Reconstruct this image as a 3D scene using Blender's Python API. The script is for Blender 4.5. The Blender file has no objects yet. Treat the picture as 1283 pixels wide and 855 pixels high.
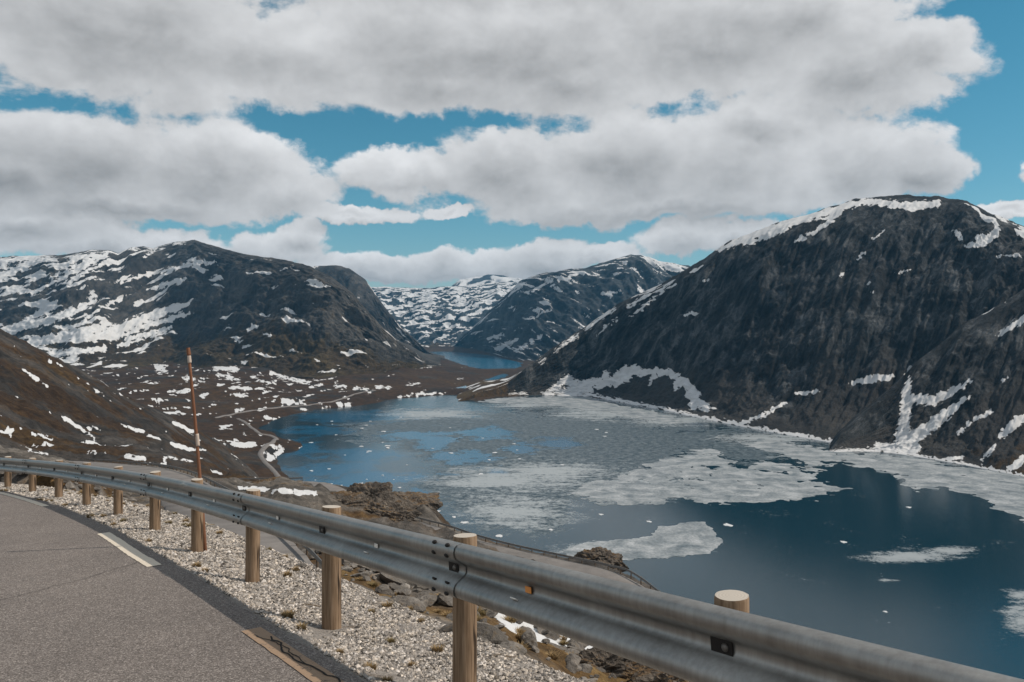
import bpy, bmesh, math, random
import numpy as np
from mathutils import Vector, Matrix

# ----------------------------------------------------------------- scene, camera, light
scene = bpy.context.scene
coll = scene.collection
F, HZ, CX, LAKE = 1000.0, 415.0, 641.5, 0.0      # focal length (px of a 1283 px frame), horizon row, centre column
CAMZ = 120.0                                     # metres above the lake
cam_d = bpy.data.cameras.new('camera')
cam_d.sensor_fit = 'HORIZONTAL'; cam_d.sensor_width = 36.0
cam_d.lens = F / 1283.0 * 36.0
cam_d.shift_y = -(427.5 - HZ) / 1283.0
cam_d.clip_start = 0.1; cam_d.clip_end = 60000
cam = bpy.data.objects.new('camera', cam_d)
cam.location = (0, 0, CAMZ); cam.rotation_euler = (math.radians(90), 0, 0)
coll.objects.link(cam); scene.camera = cam

SUN_EL, SUN_AZ = 48.0, 92.0
sv = Vector((math.cos(math.radians(SUN_EL)) * math.sin(math.radians(SUN_AZ)),
             math.cos(math.radians(SUN_EL)) * math.cos(math.radians(SUN_AZ)), math.sin(math.radians(SUN_EL))))
sun_d = bpy.data.lights.new('sun', 'SUN'); sun_d.energy = 3.7; sun_d.angle = math.radians(0.55); sun_d.color = (1.0, 0.89, 0.76)
sun = bpy.data.objects.new('sun', sun_d); sun.rotation_euler = sv.to_track_quat('Z', 'Y').to_euler()
sun.location = (50, 0, CAMZ + 80); coll.objects.link(sun)

scene.view_settings.view_transform = 'Standard'; scene.view_settings.look = 'None'
scene.view_settings.exposure = 0.0; scene.view_settings.gamma = 1.0
scene.view_settings.use_curve_mapping = False
scene.cycles.use_denoising = True
scene.cycles.max_bounces = 6; scene.cycles.volume_bounces = 0; scene.cycles.transparent_max_bounces = 6
scene.cycles.diffuse_bounces = 2; scene.cycles.glossy_bounces = 2


# ----------------------------------------------------------------- node helper
class NT:
    def __init__(self, tree):
        self.t = tree; tree.nodes.clear()
    def n(self, typ, ins=None, out=0, **props):
        nd = self.t.nodes.new(typ)
        for k, v in props.items(): setattr(nd, k, v)
        if ins:
            items = ins.items() if isinstance(ins, dict) else enumerate(ins)
            for k, v in items:
                if v is None: continue
                if isinstance(v, bpy.types.NodeSocket): self.t.links.new(v, nd.inputs[k])
                elif isinstance(v, bpy.types.Node): self.t.links.new(v.outputs[0], nd.inputs[k])
                else: nd.inputs[k].default_value = v
        return nd if (out is None or not nd.outputs) else nd.outputs[out]
    def m(self, op, a, b=None, c=None, clamp=False):
        return self.n('ShaderNodeMath', [a, b, c], operation=op, use_clamp=clamp)
    def v(self, op, a, b=None, c=None, out=0):
        return self.n('ShaderNodeVectorMath', [a, b, c], operation=op, out=out)
    def noise(self, vec, scale, detail=4, rough=0.55, dist=0.0, lac=2.0, out=0):
        return self.n('ShaderNodeTexNoise', {'Vector': vec, 'Scale': scale, 'Detail': detail, 'Roughness': rough,
                                             'Distortion': dist, 'Lacunarity': lac}, out=out)
    def mix(self, fac, a, b, mode='MIX'):
        nd = self.t.nodes.new('ShaderNodeMix'); nd.data_type = 'RGBA'; nd.blend_type = mode; nd.clamp_factor = True
        for i, v in ((0, fac), (6, a), (7, b)):
            if isinstance(v, bpy.types.NodeSocket): self.t.links.new(v, nd.inputs[i])
            elif i and len(v) == 3: nd.inputs[i].default_value = (*v, 1)
            else: nd.inputs[i].default_value = v
        return nd.outputs[2]
    def ramp(self, fac, pts, interp='LINEAR'):
        nd = self.t.nodes.new('ShaderNodeValToRGB'); cr = nd.color_ramp; cr.interpolation = interp
        while len(cr.elements) < len(pts): cr.elements.new(0.5)
        for e, (p, c) in zip(cr.elements, pts):
            e.position = p; e.color = (*c, 1) if len(c) == 3 else c
        self.t.links.new(fac, nd.inputs[0]); return nd.outputs[0]
    def step(self, x, a, b):
        return self.n('ShaderNodeMapRange', [x, a, b, 0.0, 1.0], interpolation_type='SMOOTHSTEP')
    def remap(self, x, a, b, c, d):
        return self.n('ShaderNodeMapRange', [x, a, b, c, d])


# ----------------------------------------------------------------- sky: Nishita blue with drifting cumulus
world = bpy.data.worlds.new('World'); scene.world = world; world.use_nodes = True
world.cycles.sampling_method = 'MANUAL'; world.cycles.sample_map_resolution = 512
w = NT(world.node_tree)
sky = w.n('ShaderNodeTexSky', out=None, sky_type='NISHITA', sun_disc=False, sun_elevation=math.radians(SUN_EL),
          sun_rotation=math.radians(SUN_AZ), altitude=1100, air_density=1.0, dust_density=0.4, ozone_density=1.6)
skyc = w.n('ShaderNodeHueSaturation', {'Hue': 0.466, 'Saturation': 1.32, 'Value': 1.0, 'Color': sky.outputs[0]})
direc = w.n('ShaderNodeTexCoord', out=0)
sep = w.n('ShaderNodeSeparateXYZ', [direc], out=None)
az = w.m('ARCTAN2', sep.outputs[0], sep.outputs[1]); el = w.m('ARCSINE', sep.outputs[2])
azel = w.n('ShaderNodeCombineXYZ', [az, el, 0.0])
CLOUDS = [  # centre and radii in photograph pixels, turned into azimuth and elevation
    (120, 20, 380, 112), (330, 70, 230, 70), (600, 55, 350, 92), (560, 105, 190, 45), (720, 100, 160, 50), (900, 55, 280, 85),
    (1090, 90, 185, 58), (1010, 10, 90, 60), (1170, 60, 80, 40), (680, -60, 900, 80),
    (110, 195, 190, 72), (10, 210, 130, 60), (270, 210, 150, 62), (360, 238, 90, 34), (150, 245, 260, 30),
    (510, 215, 110, 30), (640, 215, 130, 55), (790, 205, 170, 66), (930, 200, 150, 78), (1080, 205, 130, 66), (1160, 215, 60, 36),
    (830, 255, 290, 24), (960, 150, 90, 36),
    (40, 275, 150, 32), (140, 305, 190, 26), (350, 308, 75, 26), (385, 290, 40, 22), (445, 267, 78, 13),
    (480, 335, 130, 20), (600, 333, 130, 22), (690, 322, 70, 24), (740, 318, 60, 16), (870, 298, 80, 25), (945, 292, 60, 20),
    (1290, 222, 30, 18), (1262, 268, 42, 12), (560, 266, 40, 9)]
warp = w.v('SUBTRACT', w.noise(direc, 7.0, 5, 0.6, out=1), (0.5, 0.5, 0.5))
warp2 = w.v('SUBTRACT', w.noise(direc, 26.0, 4, 0.6, out=1), (0.5, 0.5, 0.5))
def cloud_density(shift, oct_):
    p = w.v('MULTIPLY_ADD', warp, (0.085, 0.05, 0.0), azel)
    p = w.v('MULTIPLY_ADD', warp2, (0.035, 0.028, 0.0), p)
    p = w.v('ADD', p, (shift[0], shift[1], 0.0))
    cur = None
    for cx, cy, rx, ry in CLOUDS:
        X, Z = (cx - CX) / F, (HZ - cy) / F
        a, e = math.atan(X), math.atan(Z / math.hypot(1, X))
        ra, re = rx / F / (1 + X * X), ry / F / math.hypot(1, X)
        L = w.v('LENGTH', w.v('MULTIPLY_ADD', p, (1 / ra, 1 / re, 0), (-a / ra, -e / re, 0)), out=1)
        cur = L if cur is None else w.m('SMOOTH_MIN', cur, L, 0.18)
    bias = w.m('SUBTRACT', 1.0, cur)
    d3 = w.v('ADD', w.v('MULTIPLY', direc, (1.0, 1.0, 1.5)), (shift[0], 0.0, shift[1] * 1.5))
    # beyond the frame the same broken cumulus goes on
    far = w.m('MULTIPLY', w.m('SUBTRACT', w.noise(d3, 2.6, 3, 0.5), 0.44), 5.0)
    inview = w.m('MULTIPLY', w.step(w.m('ABSOLUTE', az), 0.78, 0.6), w.step(el, 0.56, 0.44))
    bias = w.m('ADD', w.m('MULTIPLY', w.m('MAXIMUM', bias, -1.0), inview),
               w.m('MULTIPLY', w.m('MINIMUM', w.m('MAXIMUM', far, -1.0), 0.8), w.m('SUBTRACT', 1.0, inview)))
    nz = w.noise(d3, 9.0, oct_, 0.60, 0.25)
    dn = w.m('ADD', bias, w.m('MULTIPLY', w.m('SUBTRACT', nz, 0.5), 1.3))
    puff = w.noise(d3, 34.0, oct_ - 3, 0.6)
    return w.m('ADD', dn, w.m('MULTIPLY', w.m('SUBTRACT', puff, 0.5), 0.42)), bias
D0, B0 = cloud_density((0, 0), 8)
D1, _ = cloud_density((0.008, 0.016), 5)
alpha = w.step(D0, -0.04, 0.2)
thick = w.step(D0, 0.1, 1.05)
relief = w.m('MULTIPLY', w.m('SUBTRACT', D0, D1), 0.5)
big = w.noise(w.v('MULTIPLY', direc, (1, 1, 2.2)), 5.5, 4, 0.5)
lum = w.m('SUBTRACT', 0.72, w.m('MULTIPLY', thick, 0.24))
lum = w.m('ADD', lum, w.m('MULTIPLY', w.n('ShaderNodeClamp', [relief, -0.25, 0.3]), 0.7))
lum = w.m('ADD', lum, w.m('MULTIPLY', w.m('SUBTRACT', big, 0.5), 0.34))
lum = w.m('MAXIMUM', lum, 0.3)
ccol = w.v('MULTIPLY', w.n('ShaderNodeCombineXYZ', [lum, lum, lum]), (0.985, 0.99, 1.0))
bg_sky = w.n('ShaderNodeBackground', {'Color': skyc, 'Strength': 0.085})
bg_cl = w.n('ShaderNodeBackground', {'Color': ccol, 'Strength': 0.93})
w.n('ShaderNodeOutputWorld', [w.n('ShaderNodeMixShader', [alpha, bg_sky, bg_cl])])


# ----------------------------------------------------------------- numeric helpers
def ray(px, py, d):
    px = np.asarray(px, float); py = np.asarray(py, float); d = np.asarray(d, float)
    return (px - CX) / F * d, d + 0 * px, CAMZ - (py - HZ) / F * d
def proj(x, y, z):
    return CX + F * x / y, HZ + F * (CAMZ - z) / y
def _h(ix, iy, s):
    h = (ix.astype(np.int64) * 374761393 + iy.astype(np.int64) * 668265263 + s * 1274126177) & 0xffffffff
    h = ((h ^ (h >> 13)) * 1274126177) & 0xffffffff
    return ((h ^ (h >> 16)) & 0xffff) * (2 * math.pi / 65536)
def pn(x, y, s=0):
    x0 = np.floor(x); y0 = np.floor(y); fx = x - x0; fy = y - y0
    u = fx * fx * fx * (fx * (fx * 6 - 15) + 10); v = fy * fy * fy * (fy * (fy * 6 - 15) + 10)
    def g(a, b):
        t = _h(x0 + a, y0 + b, s); return np.cos(t) * (fx - a) + np.sin(t) * (fy - b)
    n0 = g(0, 0); n1 = g(1, 0); n2 = g(0, 1); n3 = g(1, 1)
    return ((n0 + (n1 - n0) * u) * (1 - v) + (n2 + (n3 - n2) * u) * v) * 1.5
def fbm(x, y, octv=5, s=0, gain=0.5, lac=2.03):
    a = 1.0; r = 0.0
    for o in range(octv):
        r = r + a * pn(x, y, s + o * 17); x = x * lac + 11.3; y = y * lac - 7.7; a *= gain
    return r
def ridged(x, y, octv=5, s=0, gain=0.5, lac=2.03):
    a = 1.0; r = 0.0
    for o in range(octv):
        r = r + a * (0.5 - np.abs(pn(x, y, s + o * 17))); x = x * lac + 3.1; y = y * lac + 9.2; a *= gain
    return r
def sstep(x, a, b):
    t = np.clip((x - a) / (b - a), 0, 1); return t * t * (3 - 2 * t)
def strokes_field(px, py, strokes, soft=5.0, rough=None):
    """signed field: >0 inside a tapered stroke (points: column, row, half width)"""
    best = np.full(px.shape, -1.0)
    for st in strokes:
        xs = [p[0] for p in st]; ys = [p[1] for p in st]
        m = 30
        sel = np.nonzero((px > min(xs) - m) & (px < max(xs) + m) & (py > min(ys) - m) & (py < max(ys) + m))
        if sel[0].size == 0: continue
        qx = px[sel]; qy = py[sel]; bb = np.full(qx.shape, -1.0)
        pts = st if len(st) > 1 else st * 2
        for (x1, y1, w1), (x2, y2, w2) in zip(pts[:-1], pts[1:]):
            dx, dy = x2 - x1, y2 - y1
            t = np.clip(((qx - x1) * dx + (qy - y1) * dy) / max(dx * dx + dy * dy, 1e-6), 0, 1)
            dd = np.hypot(qx - x1 - t * dx, qy - y1 - t * dy)
            bb = np.maximum(bb, (w1 + (w2 - w1) * t - dd) / soft)
        best[sel] = np.maximum(best[sel], np.clip(bb, -1, 1))
    return best
def poly_sd(x, y, poly):
    """signed distance to a closed polygon, positive inside"""
    x = np.asarray(x, float); y = np.asarray(y, float)
    d2 = np.full(x.shape, 1e30); ins = np.zeros(x.shape, bool)
    n = len(poly)
    for i in range(n):
        x1, y1 = poly[i]; x2, y2 = poly[(i + 1) % n]
        dx, dy = x2 - x1, y2 - y1
        t = np.clip(((x - x1) * dx + (y - y1) * dy) / max(dx * dx + dy * dy, 1e-9), 0, 1)
        d2 = np.minimum(d2, (x - x1 - t * dx) ** 2 + (y - y1 - t * dy) ** 2)
        c = ((y1 > y) != (y2 > y))
        xx = x1 + (y - y1) * dx / (dy if abs(dy) > 1e-12 else 1e-12)
        ins ^= c & (x < xx)
    return np.sqrt(d2) * np.where(ins, 1, -1)
def curve(pts, x, k=1):
    return np.interp(x, [p[0] for p in pts], [p[k] for p in pts])
def smooth1(a, n):
    if n < 2: return a
    k = np.hanning(n + 2)[1:-1]; k /= k.sum()
    return np.convolve(np.pad(a, (n, n), mode='edge'), k, mode='same')[n:-n]

# ----------------------------------------------------------------- mesh helpers
def link(ob, parent=None, loc=None):
    coll.objects.link(ob)
    if parent is not None: ob.parent = parent
    if loc is not None: ob.location = loc
    return ob
def mesh_obj(name, V, Fc, mat=None, parent=None, smooth=True, attrs=None, loc=None):
    me = bpy.data.meshes.new(name)
    V = np.asarray(V, np.float32).reshape(-1, 3)
    if isinstance(Fc, np.ndarray):
        k = Fc.shape[1]; nf = Fc.shape[0]
        me.vertices.add(len(V)); me.vertices.foreach_set('co', V.ravel())
        me.loops.add(nf * k); me.loops.foreach_set('vertex_index', Fc.astype(np.int32).ravel())
        me.polygons.add(nf); me.polygons.foreach_set('loop_start', np.arange(nf, dtype=np.int32) * k)
        me.update(calc_edges=True)
    else:
        me.from_pydata(V.tolist(), [], [list(f) for f in Fc]); me.update()
    me.polygons.foreach_set('use_smooth', np.full(len(me.polygons), smooth))
    if attrs:
        for an, arr in attrs.items():
            at = me.attributes.new(an, 'FLOAT_COLOR', 'POINT')
            at.data.foreach_set('color', np.asarray(arr, np.float32).ravel())
    if mat is not None: me.materials.append(mat)
    return link(bpy.data.objects.new(name, me), parent, loc)
def grid_faces(nr, nc):
    i = np.arange(nr * nc).reshape(nr, nc)
    return np.stack([i[:-1, :-1], i[:-1, 1:], i[1:, 1:], i[1:, :-1]], -1).reshape(-1, 4)
def empty(name, loc=(0, 0, 0)):
    o = bpy.data.objects.new(name, None); o.empty_display_size = 0.2
    return link(o, None, loc)
def tag(o, label=None, cat=None, group=None, kind=None):
    if label: o['label'] = label
    if cat: o['category'] = cat
    if group: o['group'] = group
    if kind: o['kind'] = kind
    return o
def box(cx, cy, cz, sx, sy, sz):
    v = [(cx + a * sx / 2, cy + b * sy / 2, cz + c * sz / 2) for a in (-1, 1) for b in (-1, 1) for c in (-1, 1)]
    f = [(0, 1, 3, 2), (4, 6, 7, 5), (0, 4, 5, 1), (2, 3, 7, 6), (0, 2, 6, 4), (1, 5, 7, 3)]
    return v, f
def spline(pts, step):
    """Catmull-Rom through 3-D points, resampled by arc length"""
    P = np.asarray(pts, float); P = np.vstack([2 * P[0] - P[1], P, 2 * P[-1] - P[-2]]); out = []
    for i in range(1, len(P) - 2):
        t = np.linspace(0, 1, 24, endpoint=False)[:, None]
        a, b, c, d = P[i - 1], P[i], P[i + 1], P[i + 2]
        out.append(0.5 * (2 * b + (c - a) * t + (2 * a - 5 * b + 4 * c - d) * t ** 2 + (3 * b - a - 3 * c + d) * t ** 3))
    out.append(P[-2][None]); Q = np.vstack(out)
    s = np.r_[0, np.cumsum(np.linalg.norm(np.diff(Q, axis=0), axis=1))]
    n = max(2, int(round(s[-1] / step)) + 1); ss = np.linspace(0, s[-1], n)
    return np.stack([np.interp(ss, s, Q[:, k]) for k in range(3)], 1), ss
def frame2d(Q):
    T = np.gradient(Q[:, :2], axis=0); T /= np.linalg.norm(T, axis=1, keepdims=True)
    return T, np.stack([T[:, 1], -T[:, 0]], 1)          # tangent, right-hand normal
def near_path(x, y, Q):
    """distance to a path and index of the closest sample, in chunks"""
    x = x.ravel(); y = y.ravel(); dd = np.empty(x.size); ii = np.empty(x.size, int)
    for a in range(0, x.size, 40000):
        b = slice(a, a + 40000)
        d2 = (x[b, None] - Q[None, :, 0]) ** 2 + (y[b, None] - Q[None, :, 1]) ** 2
        k = d2.argmin(1); ii[b] = k; dd[b] = np.sqrt(d2[np.arange(len(k)), k])
    return dd, ii


# ----------------------------------------------------------------- materials
def new_mat(name):
    m = bpy.data.materials.new(name); m.use_nodes = True
    return m, NT(m.node_tree)
def finish(g, base, rough=0.85, bump=None, bstr=0.5, bdist=0.1, metal=0.0, spec=0.3, **extra):
    ins = {'Base Color': base, 'Roughness': rough, 'Metallic': metal, 'Specular IOR Level': spec}
    if bump is not None:
        ins['Normal'] = g.n('ShaderNodeBump', {'Strength': bstr, 'Distance': bdist, 'Height': bump})
    ins.update(extra)
    b = g.n('ShaderNodeBsdfPrincipled', ins)
    g.n('ShaderNodeOutputMaterial', [b])
def terrain_mat(name, L, rock=((0.018, 0.02, 0.022), (0.06, 0.062, 0.064), (0.12, 0.122, 0.122)),
                grass=((0.022, 0.015, 0.008), (0.06, 0.038, 0.018), (0.11, 0.075, 0.035)), snow_noise=0.5, bumpd=1.0, streak=None, bstr=0.9):
    """attribute 'mask': red = snow field (signed), green = heath cover, blue = scree; L = size in metres of the main relief"""
    m, g = new_mat(name)
    pos = g.n('ShaderNodeNewGeometry', out=0)
    at = g.n('ShaderNodeAttribute', attribute_name='mask', out=None)
    sp = g.n('ShaderNodeSeparateColor', [at.outputs[0]], out=None)
    sn, gr, sc = sp.outputs[0], sp.outputs[1], sp.outputs[2]
    q = pos
    if streak: q = g.v('MULTIPLY', pos, streak)
    n1 = g.noise(q, 1 / L, 7, 0.68, 0.5)
    n2 = g.noise(pos, 5.1 / L, 6, 0.68)
    n3 = g.noise(pos, 0.22 / L, 3, 0.5)
    n4 = g.noise(pos, 17 / L, 4, 0.7); n5 = g.noise(pos, 70 / L, 3, 0.7)
    rk = g.ramp(n1, [(0.34, rock[0]), (0.5, rock[1]), (0.66, rock[2])])
    rk = g.mix(0.75, rk, g.ramp(n2, [(0.3, (0.35, 0.35, 0.35)), (0.7, (1.35, 1.35, 1.35))]), 'MULTIPLY')
    rk = g.mix(sc, rk, g.mix(n4, (0.024, 0.0245, 0.0245), (0.064, 0.063, 0.062)))
    gg = g.ramp(n2, [(0.28, grass[0]), (0.5, grass[1]), (0.75, grass[2])])
    gg = g.mix(g.m('MULTIPLY', g.step(n3, 0.5, 0.66), 0.55), gg, g.mix(0.75, gg, (1.0, 1.15, 0.8), 'MULTIPLY'))
    gm = g.step(g.m('ADD', gr, g.m('MULTIPLY', g.m('SUBTRACT', n1, 0.5), 1.5)), 0.38, 0.62)
    col = g.mix(gm, rk, gg)
    col = g.mix(0.6, col, g.ramp(n4, [(0.3, (0.55, 0.55, 0.55)), (0.7, (1.3, 1.3, 1.3))]), 'MULTIPLY')
    col = g.mix(0.6, col, g.ramp(n5, [(0.3, (0.5, 0.5, 0.5)), (0.7, (1.4, 1.4, 1.4))]), 'MULTIPLY')
    col = g.mix(0.7, col, g.ramp(n3, [(0.35, (0.55, 0.55, 0.57)), (0.65, (1.25, 1.22, 1.18))]), 'MULTIPLY')
    sf = g.m('ADD', sn, g.m('MULTIPLY', g.m('SUBTRACT', n2, 0.5), snow_noise * 1.6))
    sf = g.m('ADD', sf, g.m('MULTIPLY', g.m('SUBTRACT', n4, 0.5), snow_noise * 1.8))
    sm = g.step(sf, -0.03, 0.05)
    snc = g.mix(n4, (0.50, 0.515, 0.535), (0.62, 0.63, 0.64))
    col = g.mix(sm, col, snc)
    hgt = g.m('ADD', n1, g.m('ADD', g.m('MULTIPLY', n2, 0.3), g.m('ADD', g.m('MULTIPLY', n4, 0.12), g.m('MULTIPLY', n5, 0.05))))
    hgt = g.m('ADD', g.m('MULTIPLY', hgt, g.m('SUBTRACT', 1.0, g.m('MULTIPLY', sm, 0.93))), g.m('MULTIPLY', sm, 0.75))
    finish(g, col, 0.9, hgt, bstr, L * bumpd, spec=0.2)
    return m


# ================================================================= THE LARGE SETTING
def grow(pts, k):
    c = np.mean(pts, axis=0); return [tuple(c + (np.array(p) - c) * k) for p in pts]
def on_lake(pts):
    return [((px - CX) / F * (CAMZ * F / (py - HZ)), CAMZ * F / (py - HZ)) for px, py in pts]
SHORE_R = [(634, 497), (681, 495), (739, 497), (790, 507), (830, 514), (873, 524), (960, 541), (1046, 556), (1133, 566), (1198, 577), (1283, 593), (1420, 622), (1600, 665)]
NEAR_LAKE_PX = [(400, 618), (368, 607), (359, 593), (353, 584), (345, 577), (352, 570), (373, 565), (374, 556), (350, 547), (327, 537), (340, 528), (364, 520),
                (400, 513), (451, 509), (495, 500), (535, 497), (559, 495), (578, 495), (586, 500), (597, 503), (615, 499)] + SHORE_R + [(1700, 800), (1500, 900), (1283, 860), (1000, 790), (800, 740), (600, 690), (480, 650)]
FAR_LAKE_PX = [(537, 440.8), (563, 441), (590, 443), (617, 446), (654, 455), (650, 461), (630, 464.5), (610, 464.5), (590, 460), (576, 456), (560, 450), (546, 446)]
POND_PX = [(595, 481), (612, 475), (632, 468), (637, 470), (625, 476), (606, 484), (597, 488), (575, 489), (572, 486)]
LAKES = [on_lake(NEAR_LAKE_PX), on_lake(FAR_LAKE_PX), on_lake(POND_PX)]

# ---- valley floor: moor that rises from the shores
def floor_h(x, y):
    sd = None
    for pl in LAKES:
        s = -poly_sd(x, y, pl); sd = s if sd is None else np.minimum(sd, s)
    sd = sd + fbm(x / 60, y / 60, 3, 5) * 6 * sstep(y, 400, 900)
    out = sstep(sd, 10, 300)
    h = np.where(sd > 0, 20 * (1 - np.exp(-sd / 130)), sd * 0.35)
    h = h + out * (fbm(x / 260, y / 330, 5, 3) * 13 + ridged(x / 90, y / 120, 4, 8) * 4.0)
    h = h + sstep(sd, 0, 25) * (fbm(x / 22, y / 22, 3, 21) * 1.1 + 0.3)
    return np.maximum(h, -8)
cols = np.arange(-260, 760, 1.6)
rows = np.r_[np.linspace(640, 500, 90), np.linspace(499, 470, 46), np.linspace(469, 437, 64)]
PX, PY = np.meshgrid(cols, rows)
D = (CAMZ - 12) * F / (PY - HZ)
X = (PX - CX) / F * D; Y = D; Z = floor_h(X, Y)
ppx, ppy = proj(X, Y, Z)
pn1 = fbm(X / 22, Y / 64, 5, 31, 0.62); pn2 = fbm(X / 300, Y / 500, 3, 77)
left = sstep(ppx, 480, 380) * sstep(Y, 560, 760)
dens = 0.30 + 0.20 * pn2 - 0.35 * (1 - left) - 0.12 * sstep(Y, 1500, 2300)
snowf = (pn1 * 0.8 + dens - 0.70) * 2.4
FLOOR_ST = [[(150, 440, 2), (200, 446, 2)], [(196, 458, 4), (206, 464, 4)], [(270, 460, 4), (296, 463, 4)], [(330, 448, 3), (347, 452, 3)], [(360, 455, 3), (374, 460, 3)],
            [(272, 470, 2), (290, 473, 3)], [(340, 468, 3), (360, 472, 3)], [(365, 475, 3), (388, 480, 2)], [(325, 478, 2), (345, 481, 2)], [(230, 474, 2), (256, 478, 1.5)],
            [(287, 486, 2), (330, 488, 2)], [(355, 502, 5), (366, 505, 4)], [(296, 515, 3), (304, 513, 2)], [(330, 523, 2), (337, 524, 2)], [(500, 497, 1.5), (525, 494, 2), (545, 494, 1.5), (556, 493, 1.5)],
            [(425, 506, 3), (437, 508, 4)], [(420, 484, 2), (432, 485, 2)], [(445, 486, 2), (465, 488, 2)], [(470, 485, 1.5), (488, 486, 2)], [(525, 459, 1.5), (540, 460, 1.5)], [(512, 481, 1.5), (526, 481, 1.5)],
            [(572, 474, 1), (580, 475, 1)], [(638, 475, 2), (645, 477, 2)], [(605, 492, 1.5), (622, 495, 1.5)], [(352, 558, 2), (356, 561, 2)], [(357, 588, 3), (362, 593, 3)], [(305, 592, 2), (312, 596, 3)]]
wx = ppx + 3.0 * fbm(X / 14, Y / 40, 3, 51, 0.6); wy = ppy + 2.2 * fbm(X / 14 + 9, Y / 40, 3, 52, 0.6)
snowf = np.maximum(np.clip(snowf, -1, 1), strokes_field(wx, wy, [[(a, b, c * 0.8) for a, b, c in st] for st in FLOOR_ST], 3.5) + 0.55 * fbm(X / 8, Y / 25, 3, 53, 0.65))
grassf = 0.9 + 0.25 * pn2 - 0.5 * sstep(fbm(X / 90, Y / 90, 3, 4), 0.1, 0.5)
mask = np.stack([snowf, np.clip(grassf, 0, 1), 0 * X, 1 + 0 * X], -1)
M_floor = terrain_mat('moor', 42.0, rock=((0.016, 0.015, 0.014), (0.045, 0.04, 0.036), (0.09, 0.082, 0.075)),
                      grass=((0.012, 0.009, 0.006), (0.042, 0.024, 0.013), (0.085, 0.05, 0.024)), snow_noise=0.45, bumpd=0.06)
vf = mesh_obj('valley_floor', np.stack([X, Y, Z], -1), grid_faces(*X.shape)[:, ::-1], M_floor, attrs={'mask': mask.reshape(-1, 4)})
tag(vf, 'brown moorland valley floor with scattered snow beside the icy lake', None, None, 'structure')


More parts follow.
